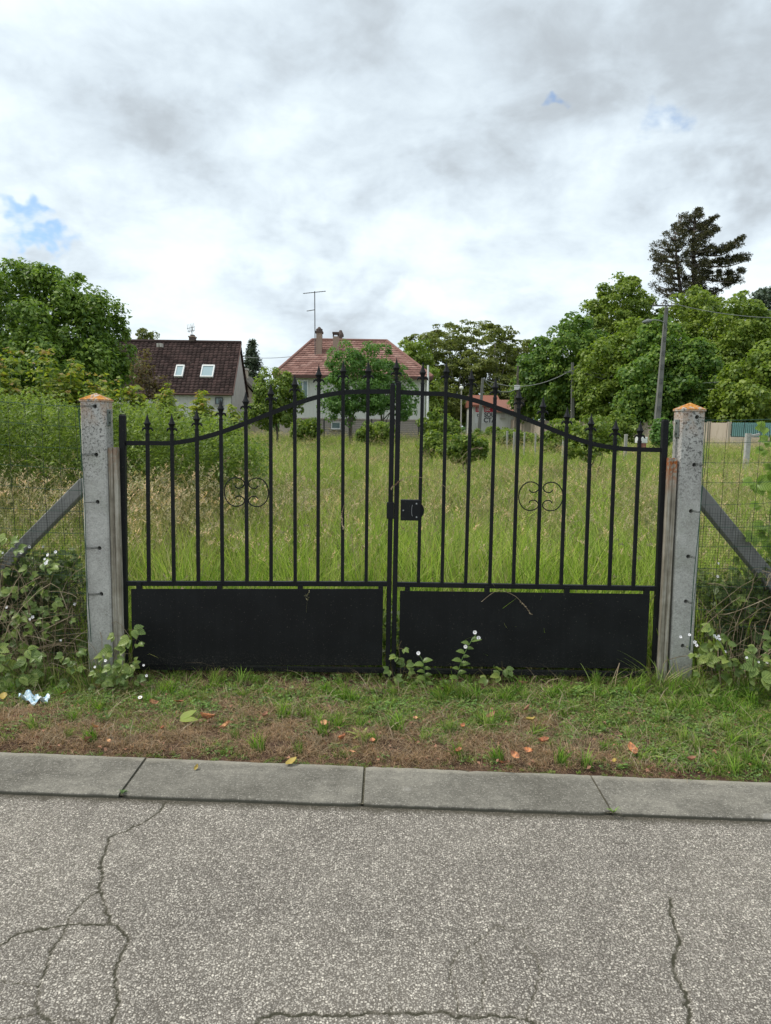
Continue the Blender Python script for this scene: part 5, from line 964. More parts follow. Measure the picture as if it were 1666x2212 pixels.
def scatter(name, pts, rotz, scl, idx, coll, tilt=.12, label=None, cat=None, rg=rng):
    n = len(pts); me = bpy.data.meshes.new(name); me.vertices.add(n); me.vertices.foreach_set('co', np.asarray(pts, np.float32).ravel())
    rot = np.stack([rg.normal(0, tilt, n), rg.normal(0, tilt, n), rotz], 1).astype(np.float32)
    a = me.attributes.new('rot', 'FLOAT_VECTOR', 'POINT'); a.data.foreach_set('vector', rot.ravel())
    a = me.attributes.new('scl', 'FLOAT_VECTOR', 'POINT'); a.data.foreach_set('vector', np.asarray(scl, np.float32).ravel())
    a = me.attributes.new('idx', 'INT', 'POINT'); a.data.foreach_set('value', np.asarray(idx, np.int32))
    ng = bpy.data.node_groups.new(name, 'GeometryNodeTree'); ng.interface.new_socket('Geometry', in_out='INPUT', socket_type='NodeSocketGeometry'); ng.interface.new_socket('Geometry', in_out='OUTPUT', socket_type='NodeSocketGeometry')
    N = ng.nodes; gi = N.new('NodeGroupInput'); go = N.new('NodeGroupOutput'); ip = N.new('GeometryNodeInstanceOnPoints'); ci = N.new('GeometryNodeCollectionInfo'); ci.inputs['Collection'].default_value = coll; ci.inputs['Separate Children'].default_value = True; ci.inputs['Reset Children'].default_value = True
    def na(nm, typ):
        q = N.new('GeometryNodeInputNamedAttribute'); q.data_type = typ; q.inputs[0].default_value = nm; return q.outputs[0]
    L = ng.links; L.new(gi.outputs[0], ip.inputs['Points']); L.new(ci.outputs[0], ip.inputs['Instance']); ip.inputs['Pick Instance'].default_value = True
    L.new(na('idx', 'INT'), ip.inputs['Instance Index']); e2 = N.new('FunctionNodeEulerToRotation'); L.new(na('rot', 'FLOAT_VECTOR'), e2.inputs[0]); L.new(e2.outputs[0], ip.inputs['Rotation']); L.new(na('scl', 'FLOAT_VECTOR'), ip.inputs['Scale'])
    L.new(ip.outputs[0], go.inputs[0]); o = link(name, me); md = o.modifiers.new('scatter', 'NODES'); md.node_group = ng; tag(o, label, cat, kind='stuff'); return o
# ---- the meadow
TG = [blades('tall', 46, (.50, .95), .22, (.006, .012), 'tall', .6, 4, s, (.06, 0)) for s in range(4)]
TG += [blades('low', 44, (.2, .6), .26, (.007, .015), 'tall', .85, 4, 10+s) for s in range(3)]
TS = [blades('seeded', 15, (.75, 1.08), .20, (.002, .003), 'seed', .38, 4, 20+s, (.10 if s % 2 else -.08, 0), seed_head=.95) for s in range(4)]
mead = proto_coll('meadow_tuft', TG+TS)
def in_view(x, y, m_=1.5): return np.abs(x) < y*.56+m_
pts = []; ids = []; scs = []
def nz(x, y, s, ph=0): return (np.sin(x*s+ph+1.7*np.sin(y*s*.7+ph))+np.sin(y*s*1.3+ph*2+1.3*np.sin(x*s*.8)))*.25+.5
for (ya, yb, dens) in ((4.85, 7, 26), (7, 11, 17), (11, 18, 11), (18, 30, 6.5), (30, 47, 4)):
    W_ = yb*.56+2.2; n_ = int((yb-ya)*2*W_*dens); x = rng.uniform(-W_, W_, n_); y = rng.uniform(ya, yb, n_); k = in_view(x, y, 1.9); x, y = x[k], y[k]
    k = ~((y < 5.05) & (np.abs(x) < 1.72) & (rng.random(len(x)) < .3)); x, y = x[k], y[k]
    g = nz(x, y, .9)*.6+nz(x, y, 2.7, 2)*.4; far = np.clip((y-5)/6, 0, 1); ps = np.clip(.10+.62*(g-.42)*2.0*far+.22*far+.10*sstep(6.5, 8, y)*sstep(15, 10, y), .03, .6)
    isS = rng.random(len(x)) < ps; idx = np.where(isS, 7+rng.integers(0, 4, len(x)), np.where(rng.random(len(x)) < .3, 4+rng.integers(0, 3, len(x)), rng.integers(0, 4, len(x))))
    s = rng.uniform(.75, 1.12, len(x))*(.86+.28*nz(x, y, .5, 5)); s = np.where(y < 5.5, s*.92, s); s *= np.interp(y, [4.8, 10, 30], [.95, 1, .82]); wide = np.interp(y, [5, 20, 45], [1, 1.35, 2.2])
    pts.append(np.stack([x, y, hz(x, y)-.02], 1)); ids.append(idx); scs.append(np.stack([s*wide, s*wide, s], 1))
n_ = 170; x = rng.uniform(-6.5, -.6, n_); y = rng.uniform(6.6, 9.2, n_); k = x < -.6-.25*(9.2-y); x, y = x[k], y[k]; s = rng.uniform(.95, 1.3, len(x)); pts.append(np.stack([x, y, hz(x, y)-.02], 1)); ids.append(7+rng.integers(0, 4, len(x))); scs.append(np.stack([s*1.3, s*1.3, s], 1))
pts, ids, scs = np.vstack(pts), np.concatenate(ids), np.vstack(scs)
scatter('meadow_grass', pts, rng.normal(0, 1.2, len(pts)), scs, ids, mead, .17, 'tall uncut meadow grass with pinkish seed heads behind the gate', 'grass')
# ---- verge turf: green tufts, brown thatch
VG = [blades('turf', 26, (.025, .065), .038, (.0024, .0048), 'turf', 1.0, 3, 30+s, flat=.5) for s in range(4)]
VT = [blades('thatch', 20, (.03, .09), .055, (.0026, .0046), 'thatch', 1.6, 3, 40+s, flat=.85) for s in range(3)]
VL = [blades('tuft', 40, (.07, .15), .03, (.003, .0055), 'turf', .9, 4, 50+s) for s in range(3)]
def clover(seed):
    rg = np.random.default_rng(seed); c, nn = [], []
    for q in range(16):
        p = np.array([rg.normal(0, .03), rg.normal(0, .03), rg.uniform(.008, .03)])
        for j in range(3):
            a = j*2.09+q; c.append(p+np.array([math.cos(a), math.sin(a), 0])*.0055); nn.append(np.array([rg.normal(0, .25), rg.normal(0, .25), 1]))
    v, f = leafquads(np.array(c), np.array(nn), .011, .1, .9, rg); me = npmesh('clover', v, f, {'rnd': ('FACE', rg.random(len(f)))}); me.materials.append(M['clover']); return me
VS = [blades('strand', 7, (.06, .16), .06, (.0024, .004), 'straw', 1.8, 4, 90+s, flat=.9) for s in range(3)]
vc = proto_coll('verge_tuft', VG+VT+VL+[clover(60), clover(61), clover(62)]+VS)
n_ = 23000; x = rng.uniform(-3.4, 3.6, n_); y = rng.uniform(3.2, 5.0, n_); k = (y > kerb_far(x)-.012) & (y < 4.95) & (np.abs(x) < y*.56+.35); x, y = x[k], y[k]
d_ = y-kerb_far(x); grn = nz(x, y, 4.1, 1)*.35+nz(x, y, 11.5, 3)*.65
lush = np.clip(.24+.75*sstep(.25, .75, d_)+.8*sstep(.9, 1.6, x)-.35*np.exp(-((x+1.1)/.8)**2)*sstep(.75, .2, d_)-.25*np.exp(-((x-.1)/.5)**2)*sstep(.6, .2, d_)-.3*np.exp(-((x-.75)/.5)**2)*sstep(.45, .1, d_)+1.5*(grn-.5), 0, 1)
lush = np.maximum(lush, .45*sstep(.07, .0, d_))
u = rng.random(len(x)); idx = np.where(u < lush*.62, rng.integers(0, 4, len(x)), np.where(u < lush*.86, 10+rng.integers(0, 3, len(x)), 4+rng.integers(0, 3, len(x))))
bigt = (rng.random(len(x)) < .012+.02*sstep(.8, 1.15, d_)+.02*sstep(1.2, 1.8, x)) & (d_ > .06); idx = np.where(bigt, 7+rng.integers(0, 3, len(x)), idx)
idx = np.where((rng.random(len(x)) < .05) & (d_ > .05), 13+rng.integers(0, 3, len(x)), idx)
s = rng.uniform(.7, 1.25, len(x))*np.where(d_ < .06, .6, 1)*np.interp(d_, [0, .1, .9, 1.3], [.6, .85, 1.0, 1.25]); z = hz(x, y)-.004-.006*sstep(.1, 0, d_)
bare = nz(x, y, 13, 7)*.6+nz(x, y, 31, 2)*.4; keep = rng.random(len(x)) < np.where((idx >= 4) & (idx < 7), np.clip(2.9-3.6*bare, .12, 1), 1.0); keep &= ~((np.abs(x) < 1.62) & (y > 4.50+.02*np.sin(x*9)) & (rng.random(len(x)) < .85))
scatter('verge_grass', np.stack([x, y, z], 1)[keep], rng.uniform(0, 6.28, keep.sum()), np.stack([s]*3, 1)[keep], idx[keep], vc, .15, 'short patchy verge turf with clover and brown dry thatch between kerb and gate', 'grass')
# taller blades fringing the gate foot and the posts
GB = [blades('fringe', 14, (.08, .26), .04, (.0028, .0055), 'turf', .7, 5, 70+s) for s in range(3)]+[blades('dryfringe', 9, (.10, .28), .04, (.0015, .0025), 'seed', .8, 5, 80+s) for s in range(2)]
fc = proto_coll('fringe_tuft', GB); n_ = 420; x = rng.uniform(-3.0, 3.1, n_); y = rng.uniform(4.45, 4.75, n_); inside = np.abs(x-.04) < 1.62; k = rng.random(n_) < np.where(inside, .55, 1.0); x, y = x[k], y[k]; inside = inside[k]; y = np.where(inside, np.minimum(y, 4.64), y)
s = rng.uniform(.5, 1.1, len(x))*np.where(inside, .5, 1.15)
scatter('fringe_grass', np.stack([x, y, hz(x, y)-.01], 1), rng.uniform(0, 6.28, len(x)), np.stack([s]*3, 1), rng.integers(0, 5, len(x)), fc, .2, 'longer grass blades along the foot of the gate and fences', 'grass')
# ---- thatch in the fences: dry stems and dark undergrowth
def tangle(name, label, xa, xb, n_, seed):
    rg = random.Random(seed); mb = MB()
    for k in range(n_):
        x = rg.uniform(xa, xb); y = rg.uniform(4.45, 5.0); h_ = rg.uniform(.15, .75); dx, dy = rg.gauss(0, .22), rg.gauss(0, .12); L_ = rg.choice((0, 0, 1))
        p0 = Vector((x, y, 0)); p1 = Vector((x+dx*.3, y+dy*.3, h_*.6)); p2 = Vector((x+dx, y+dy, h_*(.55 if L_ else 1))); p3 = p2+Vector((rg.gauss(0, .12), rg.gauss(0, .06), rg.uniform(-.25, .1)))
        if rg.random() < .25: p0 = Vector((x, y, rg.uniform(.05, .7))); p1 = p0+Vector((rg.gauss(0, .2), 0, rg.gauss(0, .06))); p2 = p1+Vector((rg.gauss(0, .2), 0, rg.gauss(0, .1))); p3 = p2+Vector((rg.gauss(0, .1), 0, -.1))
        mb.tube(smooth([p0, p1, p2, p3], 3), rg.uniform(.0009, .0022), 3, cap=False)
    o = mb.build(name, M['straw']); tag(o, label, 'dry stems', kind='stuff')
    return o
tangle('dry_stems', 'tangle of brown dry stems along the foot of the left wire fence', -3.2, -1.98, 480, 5); tangle('dry_stems', 'tangle of brown dry stems along the foot of the right wire fence', 2.02, 3.3, 260, 6)
for xa, xb, lb in ((-3.4, -2.05, 'dark leafy undergrowth low behind the left wire fence'), (2.1, 3.5, 'dark leafy undergrowth low behind the right wire fence')):
    n_ = 9000; x = rng.uniform(xa, xb, n_); y = rng.uniform(4.72, 5.25, n_); hm = .50+.28*nz(x, y, 5, 4)+.16*sstep(2.2, 2.7, np.abs(x)); z = hm*rng.random(n_)**.8
    o = leaf_obj('undergrowth', np.stack([x, y, z], 1), rng.normal(0, .6, (n_, 3))+np.array([0, -.4, .8]), .05, M['under'], aspect=.6); tag(o, lb, 'undergrowth', kind='stuff')
    o = leaf_obj('ground_ivy', *(lambda n2: (np.stack([rng.uniform(xa, xb, n2), rng.uniform(4.28, 4.8, n2), rng.random(n2)**2*.16], 1), rng.normal(0, .4, (n2, 3))+np.array([0, -.2, .9])))(1500), .032, M['under'], aspect=.75); tag(o, lb.replace('dark leafy undergrowth low behind', 'low creeping leaves at the foot of'), 'ground cover', kind='stuff')

n_ = 5200; x = rng.uniform(-1.58, 1.66, n_); y = rng.uniform(4.76, 5.1, n_); z = (.30+.14*nz(x, y, 4, 2))*rng.random(n_)**.8
o = leaf_obj('undergrowth', np.stack([x, y, z], 1), rng.normal(0, .6, (n_, 3))+np.array([0, -.4, .8]), .045, M['under'], aspect=.6); tag(o, 'low weeds hidden behind the kick panels of the gate', 'undergrowth', kind='stuff')

# ================================================================== BRAMBLES (leaf by leaf)
def leafmesh(name, L_, W_, m, fold=.18, curl=.2, teeth=7, seed=0, serr=.08):
    rg = random.Random(seed); V = []; Fc = []; n_ = teeth
    for k in range(n_+1):
        u = k/n_; w_ = W_*.5*math.sin(math.pi*u**.8)**.8*(1+(serr if k % 2 else -serr)) if 0 < k < n_ else .0005
        z = -curl*L_*u*u; V += [(-w_, u*L_, z+fold*w_+rg.uniform(-.001, .001)), (0, u*L_, z), (w_, u*L_, z+fold*w_)]
    for k in range(n_): a = 3*k; Fc += [(a, a+1, a+4, a+3), (a+1, a+2, a+5, a+4)]
    return npmesh(name, V, Fc, {'rnd': ('FACE', [rg.random()*.4+.3*(seed % 3)]*len(Fc))}) if m is None else (lambda me: (me.materials.append(M[m]), me)[1])(npmesh(name, V, Fc, {'rnd': ('FACE', [min(1, .18*rg.random()+.27*(seed % 4))]*len(Fc))}))
BL_ = [leafmesh('leaf', .064, .046, 'bramble', .35, .3, 12, s, .13) for s in range(4)]
FRL = leafmesh('leaf', .085, .034, 'fresh', .3, .2, 10, 3, 0)
def flower_mesh(r_=.011, n_=5, m='petal'):
    V = []; Fc = []
    for k in range(n_):
        a = k*2*math.pi/n_; d = Vector((math.cos(a), math.sin(a), .25)); s = Vector((-math.sin(a), math.cos(a), 0)); b = len(V)
        V += [tuple(d*.1*r_), tuple(d*r_*.65+s*r_*.42), tuple(d*r_), tuple(d*r_*.65-s*r_*.42)]; Fc.append((b, b+1, b+2, b+3))
    me = npmesh('flower', V, Fc); me.materials.append(M[m]); return me
FM = flower_mesh()
def put(me, name, p, n_, tg, parent, s=1.0):
    """place a leaf so that +Y runs along tg and +Z faces n_"""
    y = Vector(tg).normalized(); z = (Vector(n_)-y*Vector(n_).dot(y)).normalized(); x = y.cross(z)
    o = bpy.data.objects.new(name, me); COL.objects.link(o); o.parent = parent
    mt = Matrix((x, y, z)).transposed().to_4x4(); o.matrix_local = Matrix.Translation(Vector(p)-parent.location) @ mt @ Matrix.Scale(s, 4); return o
def bramble(label, base, canes, step=.048, s=1.0, seed=0, flowers=0, name='bramble', cat='bramble', grp='brambles along the fence foot', leaf=None, cane_r=.0022, lateral=1):
    rg = random.Random(seed); root = empty(name, base); tag(root, label, cat, grp); mb = MB(); tips = []
    for cane in canes:
        pts = smooth([Vector(p) for p in cane], 5); L = sum((b-a).length for a, b in zip(pts[:-1], pts[1:])); mb.tube(pts, [cane_r*(1-.7*k/(len(pts)-1)) for k in range(len(pts))], 5)
        acc = .0; side = 1; tips.append(pts[-1]); run = 0
        for a, b in zip(pts[:-1], pts[1:]):
            acc += (b-a).length; run += (b-a).length
            if acc > step and run > .07:
                acc = 0; side = -side; d = (b-a).normalized(); out = Vector((side*rg.uniform(.5, 1), -rg.uniform(.1, .9), rg.uniform(-.1, .6))).normalized(); pe = b+out*rg.uniform(.02, .05); mb.tube([b, pe], .0009, 3, cap=False)
                sc = s*rg.uniform(.5, 1.05); nrm_ = Vector((rg.gauss(0, .35), -.75+rg.gauss(0, .25), .65+rg.gauss(0, .25)))
                for j in (-1, 0, 1):
                    tg = (out+Vector((0, 0, -.35))).normalized(); sdv = tg.cross(nrm_).normalized(); tgj = (tg+sdv*j*1.15).normalized(); put(rg.choice(BL_) if leaf is None else leaf, 'leaf', pe+tgj*.003, nrm_+Vector((rg.gauss(0, .2), 0, rg.gauss(0, .2))), tgj, root, sc*(1 if j == 0 else .82))
    mb.build('cane', M['cane'], root)
    for k in range(flowers):
        t_ = rg.choice(tips)+Vector((rg.gauss(0, .03), rg.gauss(0, .02)-.01, rg.gauss(0, .03))); put(FM, 'flower', t_, (rg.gauss(0, .4), -1, .6), (1, 0, rg.gauss(0, .5)), root, rg.uniform(.7, 1.1))
    return root
def cp(lst, Yc): return [P(x, y, Yc+dy) for x, y, dy in lst]
gb = lambda x, Y_=4.5: Vector((P(x, 1450, Y_).x, Y_, 0))
bramble('bramble with the largest leaves, low at the left edge below the fence', gb(30, 4.35), [cp([(-20, 1500, 0), (0, 1440, -.05), (30, 1400, -.1), (62, 1418, -.12)], 4.45), cp([(20, 1510, 0), (60, 1450, 0), (82, 1410, -.1), (110, 1420, -.12)], 4.45), cp([(40, 1520, 0), (30, 1470, -.05), (10, 1430, -.12), (-30, 1420, -.1)], 4.4), cp([(-30, 1480, 0), (-10, 1390, -.02), (12, 1380, -.05)], 4.4)], .085, 1.55, 1)
bramble('bramble trailing down the left wire mesh with yellow green leaf trios', gb(100, 4.6), [cp([(60, 1500, 0), (80, 1380, 0), (92, 1260, -.02), (112, 1215, -.04)], 4.58), cp([(115, 1240, 0), (104, 1280, -.02), (108, 1330, -.03), (118, 1375, -.05)], 4.56), cp([(118, 1300, 0), (140, 1330, -.02), (150, 1360, -.03)], 4.56)], .055, .95, 2, 5)
bramble('bramble bush reaching highest at the left edge, with small white flowers', gb(10, 4.7), [cp([(-10, 1480, 0), (0, 1330, 0), (12, 1220, -.03), (50, 1175, -.05)], 4.62), cp([(20, 1480, 0), (40, 1340, 0), (60, 1250, -.03), (92, 1215, -.05)], 4.6), cp([(-30, 1400, 0), (-10, 1280, 0), (8, 1200, -.03), (30, 1155, -.05)], 4.62), cp([(40, 1420, 0), (62, 1330, 0), (48, 1270, -.03), (30, 1290, -.05)], 4.58), cp([(0, 1420, 0), (20, 1350, 0), (55, 1330, -.03), (80, 1345, -.05)], 4.56)], .055, 1.05, 3, 7)
bramble('bramble shoots at the outer foot of the left gate post', gb(165, 4.5), [cp([(120, 1500, 0), (135, 1440, -.03), (150, 1410, -.06), (172, 1415, -.08)], 4.5), cp([(150, 1510, 0), (160, 1450, -.03), (168, 1400, -.06)], 4.5)], .06, 1.15, 4)
bramble('dense bramble climbing between the left gate post and the gate', gb(260, 4.5), [cp([(235, 1490, 0), (245, 1430, -.02), (262, 1380, -.04), (278, 1358, -.06)], 4.52), cp([(270, 1490, 0), (280, 1430, -.02), (292, 1390, -.04), (300, 1372, -.05)], 4.52), cp([(250, 1500, 0), (240, 1440, -.03), (226, 1410, -.06)], 4.5), cp([(260, 1500, 0), (265, 1450, -.05), (285, 1430, -.08), (300, 1440, -.1)], 4.5), cp([(240, 1500, 0), (255, 1460, -.05), (250, 1420, -.08)], 4.48), cp([(230, 1510, 0), (218, 1470, -.05), (212, 1445, -.08)], 4.46), cp([(280, 1500, 0), (290, 1470, -.05), (305, 1455, -.08)], 4.46)], .045, 1.12, 5, 4, grp='brambles at the gate posts')
bramble('small bramble growing in the gap between the two gate leaves', gb(865, 4.58), [cp([(862, 1500, 0), (866, 1440, -.02), (862, 1400, -.02), (868, 1384, -.02)], 4.6), cp([(870, 1500, 0), (880, 1470, -.04), (895, 1455, -.06)], 4.58), cp([(856, 1500, 0), (850, 1465, -.04), (846, 1440, -.05)], 4.58), cp([(866, 1500, 0), (872, 1450, -.02), (884, 1430, -.02)], 4.6)], .05, .8, 6, 0, grp='weeds at the gate foot')
bramble('three leaved seedling before the middle of the right kick panel', gb(1085, 4.58), [cp([(1086, 1495, 0), (1086, 1455, 0), (1084, 1428, -.01)], 4.6), cp([(1066, 1495, 0), (1064, 1460, 0), (1060, 1444, -.01)], 4.6)], .062, 1.15, 7, 0, grp='weeds at the gate foot')
bramble('bramble with white flower buds right beside the right gate post', gb(1530, 4.5), [cp([(1540, 1500, 0), (1535, 1430, -.02), (1528, 1375, -.04)], 4.5), cp([(1560, 1500, 0), (1556, 1430, -.02), (1560, 1380, -.05)], 4.5), cp([(1520, 1480, 0), (1515, 1430, -.02), (1500, 1390, -.05)], 4.5), cp([(1590, 1500, 0), (1580, 1450, -.02), (1572, 1420, -.05)], 4.48), cp([(1550, 1500, 0), (1545, 1440, -.02), (1550, 1345, -.05)], 4.52)], .055, 1.12, 8, 10)
bramble('bramble with bright young leaves hanging low at the right edge', gb(1630, 4.4), [cp([(1640, 1510, 0), (1640, 1430, -.02), (1630, 1380, -.05)], 4.45), cp([(1680, 1480, 0), (1660, 1440, -.02), (1640, 1450, -.08), (1625, 1475, -.12)], 4.42), cp([(1690, 1400, 0), (1665, 1375, -.02), (1645, 1390, -.05), (1635, 1410, -.08)], 4.45), cp([(1610, 1510, 0), (1605, 1440, -.02), (1600, 1400, -.05)], 4.5), cp([(1690, 1440, 0), (1670, 1430, -.02), (1655, 1440, -.05)], 4.4)], .06, 1.35, 9, 6)
bramble('tall green bramble filling the wire mesh above the right brace', gb(1620, 4.8), [cp([(1600, 1450, 0), (1590, 1330, 0), (1600, 1230, 0), (1625, 1180, -.02)], 4.82), cp([(1560, 1450, 0), (1555, 1350, 0), (1570, 1270, -.02), (1560, 1230, -.02)], 4.8), cp([(1650, 1450, 0), (1640, 1350, 0), (1655, 1260, -.02), (1635, 1215, -.02)], 4.8), cp([(1620, 1450, 0), (1615, 1380, 0), (1600, 1310, -.02), (1575, 1300, -.02)], 4.74)], .055, .95, 31, 3)
bramble('bramble in the shade of the left wire mesh close to the post', gb(140, 4.8), [cp([(120, 1480, 0), (130, 1380, 0), (140, 1290, 0), (160, 1250, -.02)], 4.82), cp([(160, 1480, 0), (165, 1400, 0), (150, 1340, -.02), (172, 1300, -.02)], 4.8), cp([(60, 1480, 0), (70, 1350, 0), (60, 1230, -.02), (80, 1180, -.02)], 4.82), cp([(20, 1480, 0), (30, 1350, 0), (10, 1250, -.02), (20, 1190, -.02)], 4.82), cp([(90, 1480, 0), (100, 1400, 0), (120, 1330, -.02), (105, 1290, -.02)], 4.74)], .055, .9, 32, 4)
vine = bramble('leafy vine growing up through the wire mesh at the right edge', gb(1680, 4.8), [cp([(1700, 1450, 0), (1680, 1250, 0), (1655, 1120, -.02), (1640, 1020, -.04)], 4.85), cp([(1710, 1300, 0), (1690, 1130, 0), (1665, 990, 0), (1650, 940, -.02)], 4.85), cp([(1720, 1150, 0), (1690, 1020, 0), (1668, 960, -.02), (1660, 925, -.02)], 4.85), cp([(1720, 1260, 0), (1680, 1180, 0), (1650, 1150, -.02), (1630, 1160, -.04)], 4.8), cp([(1720, 1100, 0), (1690, 1060, 0), (1650, 1040, -.02), (1620, 1050, -.04)], 4.85), cp([(1700, 1380, 0), (1680, 1300, 0), (1660, 1220, 0), (1650, 1190, -.02)], 4.85)], .050, 1.5, 10, 0, 'vine', 'vine', 'climbing plants', leaf=leafmesh('leaf', .064, .056, 'vine', .3, .3, 12, 1, .16))
# white campion and small weeds
def campion(label, base, stem, heads, leaves, seed):
    rg = random.Random(seed); root = empty('white_campion', base); tag(root, label, 'wildflower', 'white campions before the right kick panel'); mb = MB(); pts = smooth(stem, 4); mb.tube(pts, .0022, 5)
    for h_ in heads:
        q = min(pts, key=lambda p_: (p_-h_).length if p_.z < h_.z-.01 else 9); mb.tube([q, q.lerp(h_, .5)+Vector((0, 0, .01)), h_], .0014, 4)
    mb.build('stem', M['stem_green'], root)
    for h_ in heads:
        MB().tube([h_-Vector((0, 0, .012)), h_-Vector((0, 0, .006)), h_], [.002, .0055, .003], 7).build('calyx', M['calyx'], root)
        for k in range(2): put(FM, 'flower', h_+Vector((0, -.002*k, .001*k)), (rg.gauss(0, .3), -1, .5), (1, 0, k*.8), root, 1.15)
    for k in range(leaves):
        q = pts[int(1+k*(len(pts)-4)/leaves)]; sd_ = 1 if k % 2 else -1; put(FRL if False else BL_[1], 'leaf', q, (0, -.5, 1), (sd_, -.3, .35+rg.uniform(-.2, .3)), root, rg.uniform(.6, 1.0))
campion('taller white campion with three white flower heads', gb(985, 4.5), cp([(988, 1500, 0), (990, 1455, -.02), (1000, 1420, -.03), (1018, 1385, -.05), (1028, 1372, -.05)], 4.5), cp([(1026, 1366, -.05), (1034, 1378, -.05), (1006, 1397, -.04)], 4.5), 12, 3)
campion('shorter white campion with a single white flower head', gb(915, 4.5), cp([(922, 1490, 0), (918, 1460, -.02), (914, 1430, -.03), (906, 1415, -.04)], 4.5), cp([(904, 1411, -.04)], 4.5), 8, 4)
# rosettes and tufts on the verge
def rosette(label, x, y, n_, L_, m='fresh', name='dandelion', cat='weed', up=.7, seed=1, grp='weeds on the verge', W_=.022):
    rg = random.Random(seed); g_ = G(x, y); root = empty(name, g_); tag(root, label, cat, grp); me = leafmesh('leaf', L_, W_, m, .3, .35, 9, seed, .25)
    for k in range(n_):
        a = k*2.4+rg.random(); put(me, 'leaf', g_+Vector((0, 0, .004)), (-math.cos(a)*.6, -math.sin(a)*.6, 1), (math.cos(a), math.sin(a), up*rg.uniform(.5, 1.6)), root, rg.uniform(.6, 1.1))
rosette('bright dandelion rosette in the brown thatch near the middle kerb joint', 782, 1596, 11, .085, 'fresh', seed=3); rosette('silvery flat rosette on the brown patch left of the middle', 640, 1590, 12, .06, 'clover', name='plantain', seed=4, up=.25)
rosette('tall leafy dandelion at the foot of the right fence', 1530, 1520, 12, .15, 'bramble', seed=5, up=1.3); rosette('leafy dandelion cluster before the right end of the gate', 1240, 1510, 14, .12, 'bramble', seed=6, up=.9); rosette('broad dock leaves on the verge right of the orange leaf', 1400, 1640, 7, .07, 'fresh', seed=7, up=.5)
rosette('long narrow leaves sprouting in front of the left bramble', 232, 1560, 12, .09, 'bramble', name='grass_tuft', seed=8, up=1.4, W_=.010); rosette('bright grass tuft between the middle and the white campions', 828, 1575, 22, .075, 'bramble', name='grass_tuft', seed=9, up=1.4, W_=.007); rosette('spreading grass tuft on the right edge of the verge', 1630, 1620, 34, .14, 'bramble', name='grass_tuft', seed=10, up=1.0, W_=.009)
rosette('small grass tuft sprouting from the right kerb joint', 1325, 1758, 16, .035, 'clover', name='grass_tuft', seed=11, up=1.2, W_=.005); rosette('moss like weed at the lower end of the left kerb joint', 266, 1714, 14, .022, 'clover', name='moss_tuft', seed=12, up=.6, W_=.008)
rosette('grass tuft at the foot of the campion', 995, 1500, 26, .12, 'bramble', name='grass_tuft', seed=13, up=2.0, W_=.006)
def blades_near(label, x, n_, h, seed, Yc=4.5):
    rg = random.Random(seed); b0 = gb(x, Yc); root = empty('grass_tuft', b0); tag(root, label, 'grass tuft', 'long grass tufts at the posts'); me = leafmesh('leaf', .3, .008, 'bramble', .3, .5, 8, 2, 0); me2 = leafmesh('leaf', .3, .005, 'straw', .3, .7, 8, 1, 0)
    for k in range(n_):
        a = rg.uniform(0, 6.28); put(me if rg.random() < .6 else me2, 'leaf', b0+Vector((rg.gauss(0, .03), rg.gauss(0, .02), 0)), (-math.cos(a), -math.sin(a), .8), (math.cos(a)*.4, math.sin(a)*.3, 1), root, h*rg.uniform(.5, 1.2))
blades_near('long dry grass between the gate and the right gate post', 1425, 26, 1.0, 1); blades_near('long grass by the right foot of the right kick panel', 1320, 10, .8, 2, 4.56); blades_near('dry grass leaning on the right fence', 1600, 24, 1.7, 3, 4.56)
# ================================================================== FALLEN LEAVES AND LITTER
def dead_leaf(label, x, y, L_, m='dead', seed=0, z=.046, name='fallen_leaf', grp='fallen leaves on the verge'):
    rg = random.Random(seed); n_ = 9; V = []; Fc = []; cu = rg.uniform(.4, 1.1)
    for k in range(n_+1):
        u = k/n_; w_ = L_*.32*math.sin(math.pi*u**.85)**.75 if 0 < k < n_ else .0006; zz_ = L_*.28*cu*(2*u-1)**2+rg.uniform(-.002, .002)
        for q in (-1, -.5, 0, .5, 1): V.append((q*w_*(1-.25*abs(q)*cu), (u-.5)*L_*.92, zz_+abs(q)**1.6*w_*cu*.75+rg.uniform(-.0012, .0012)))
    for k in range(n_):
        for q in range(4): a = 5*k+q; Fc.append((a, a+1, a+6, a+5))
    me = npmesh(name, V, Fc); me.polygons.foreach_set('use_smooth', [True]*len(me.polygons)); p = G(x, y, z); o = link(name, me, M[m], None, p); o.rotation_euler = (rg.gauss(0, .3), rg.gauss(0, .3), rg.uniform(0, 6.28)); tag(o, label, 'leaf', grp); return o
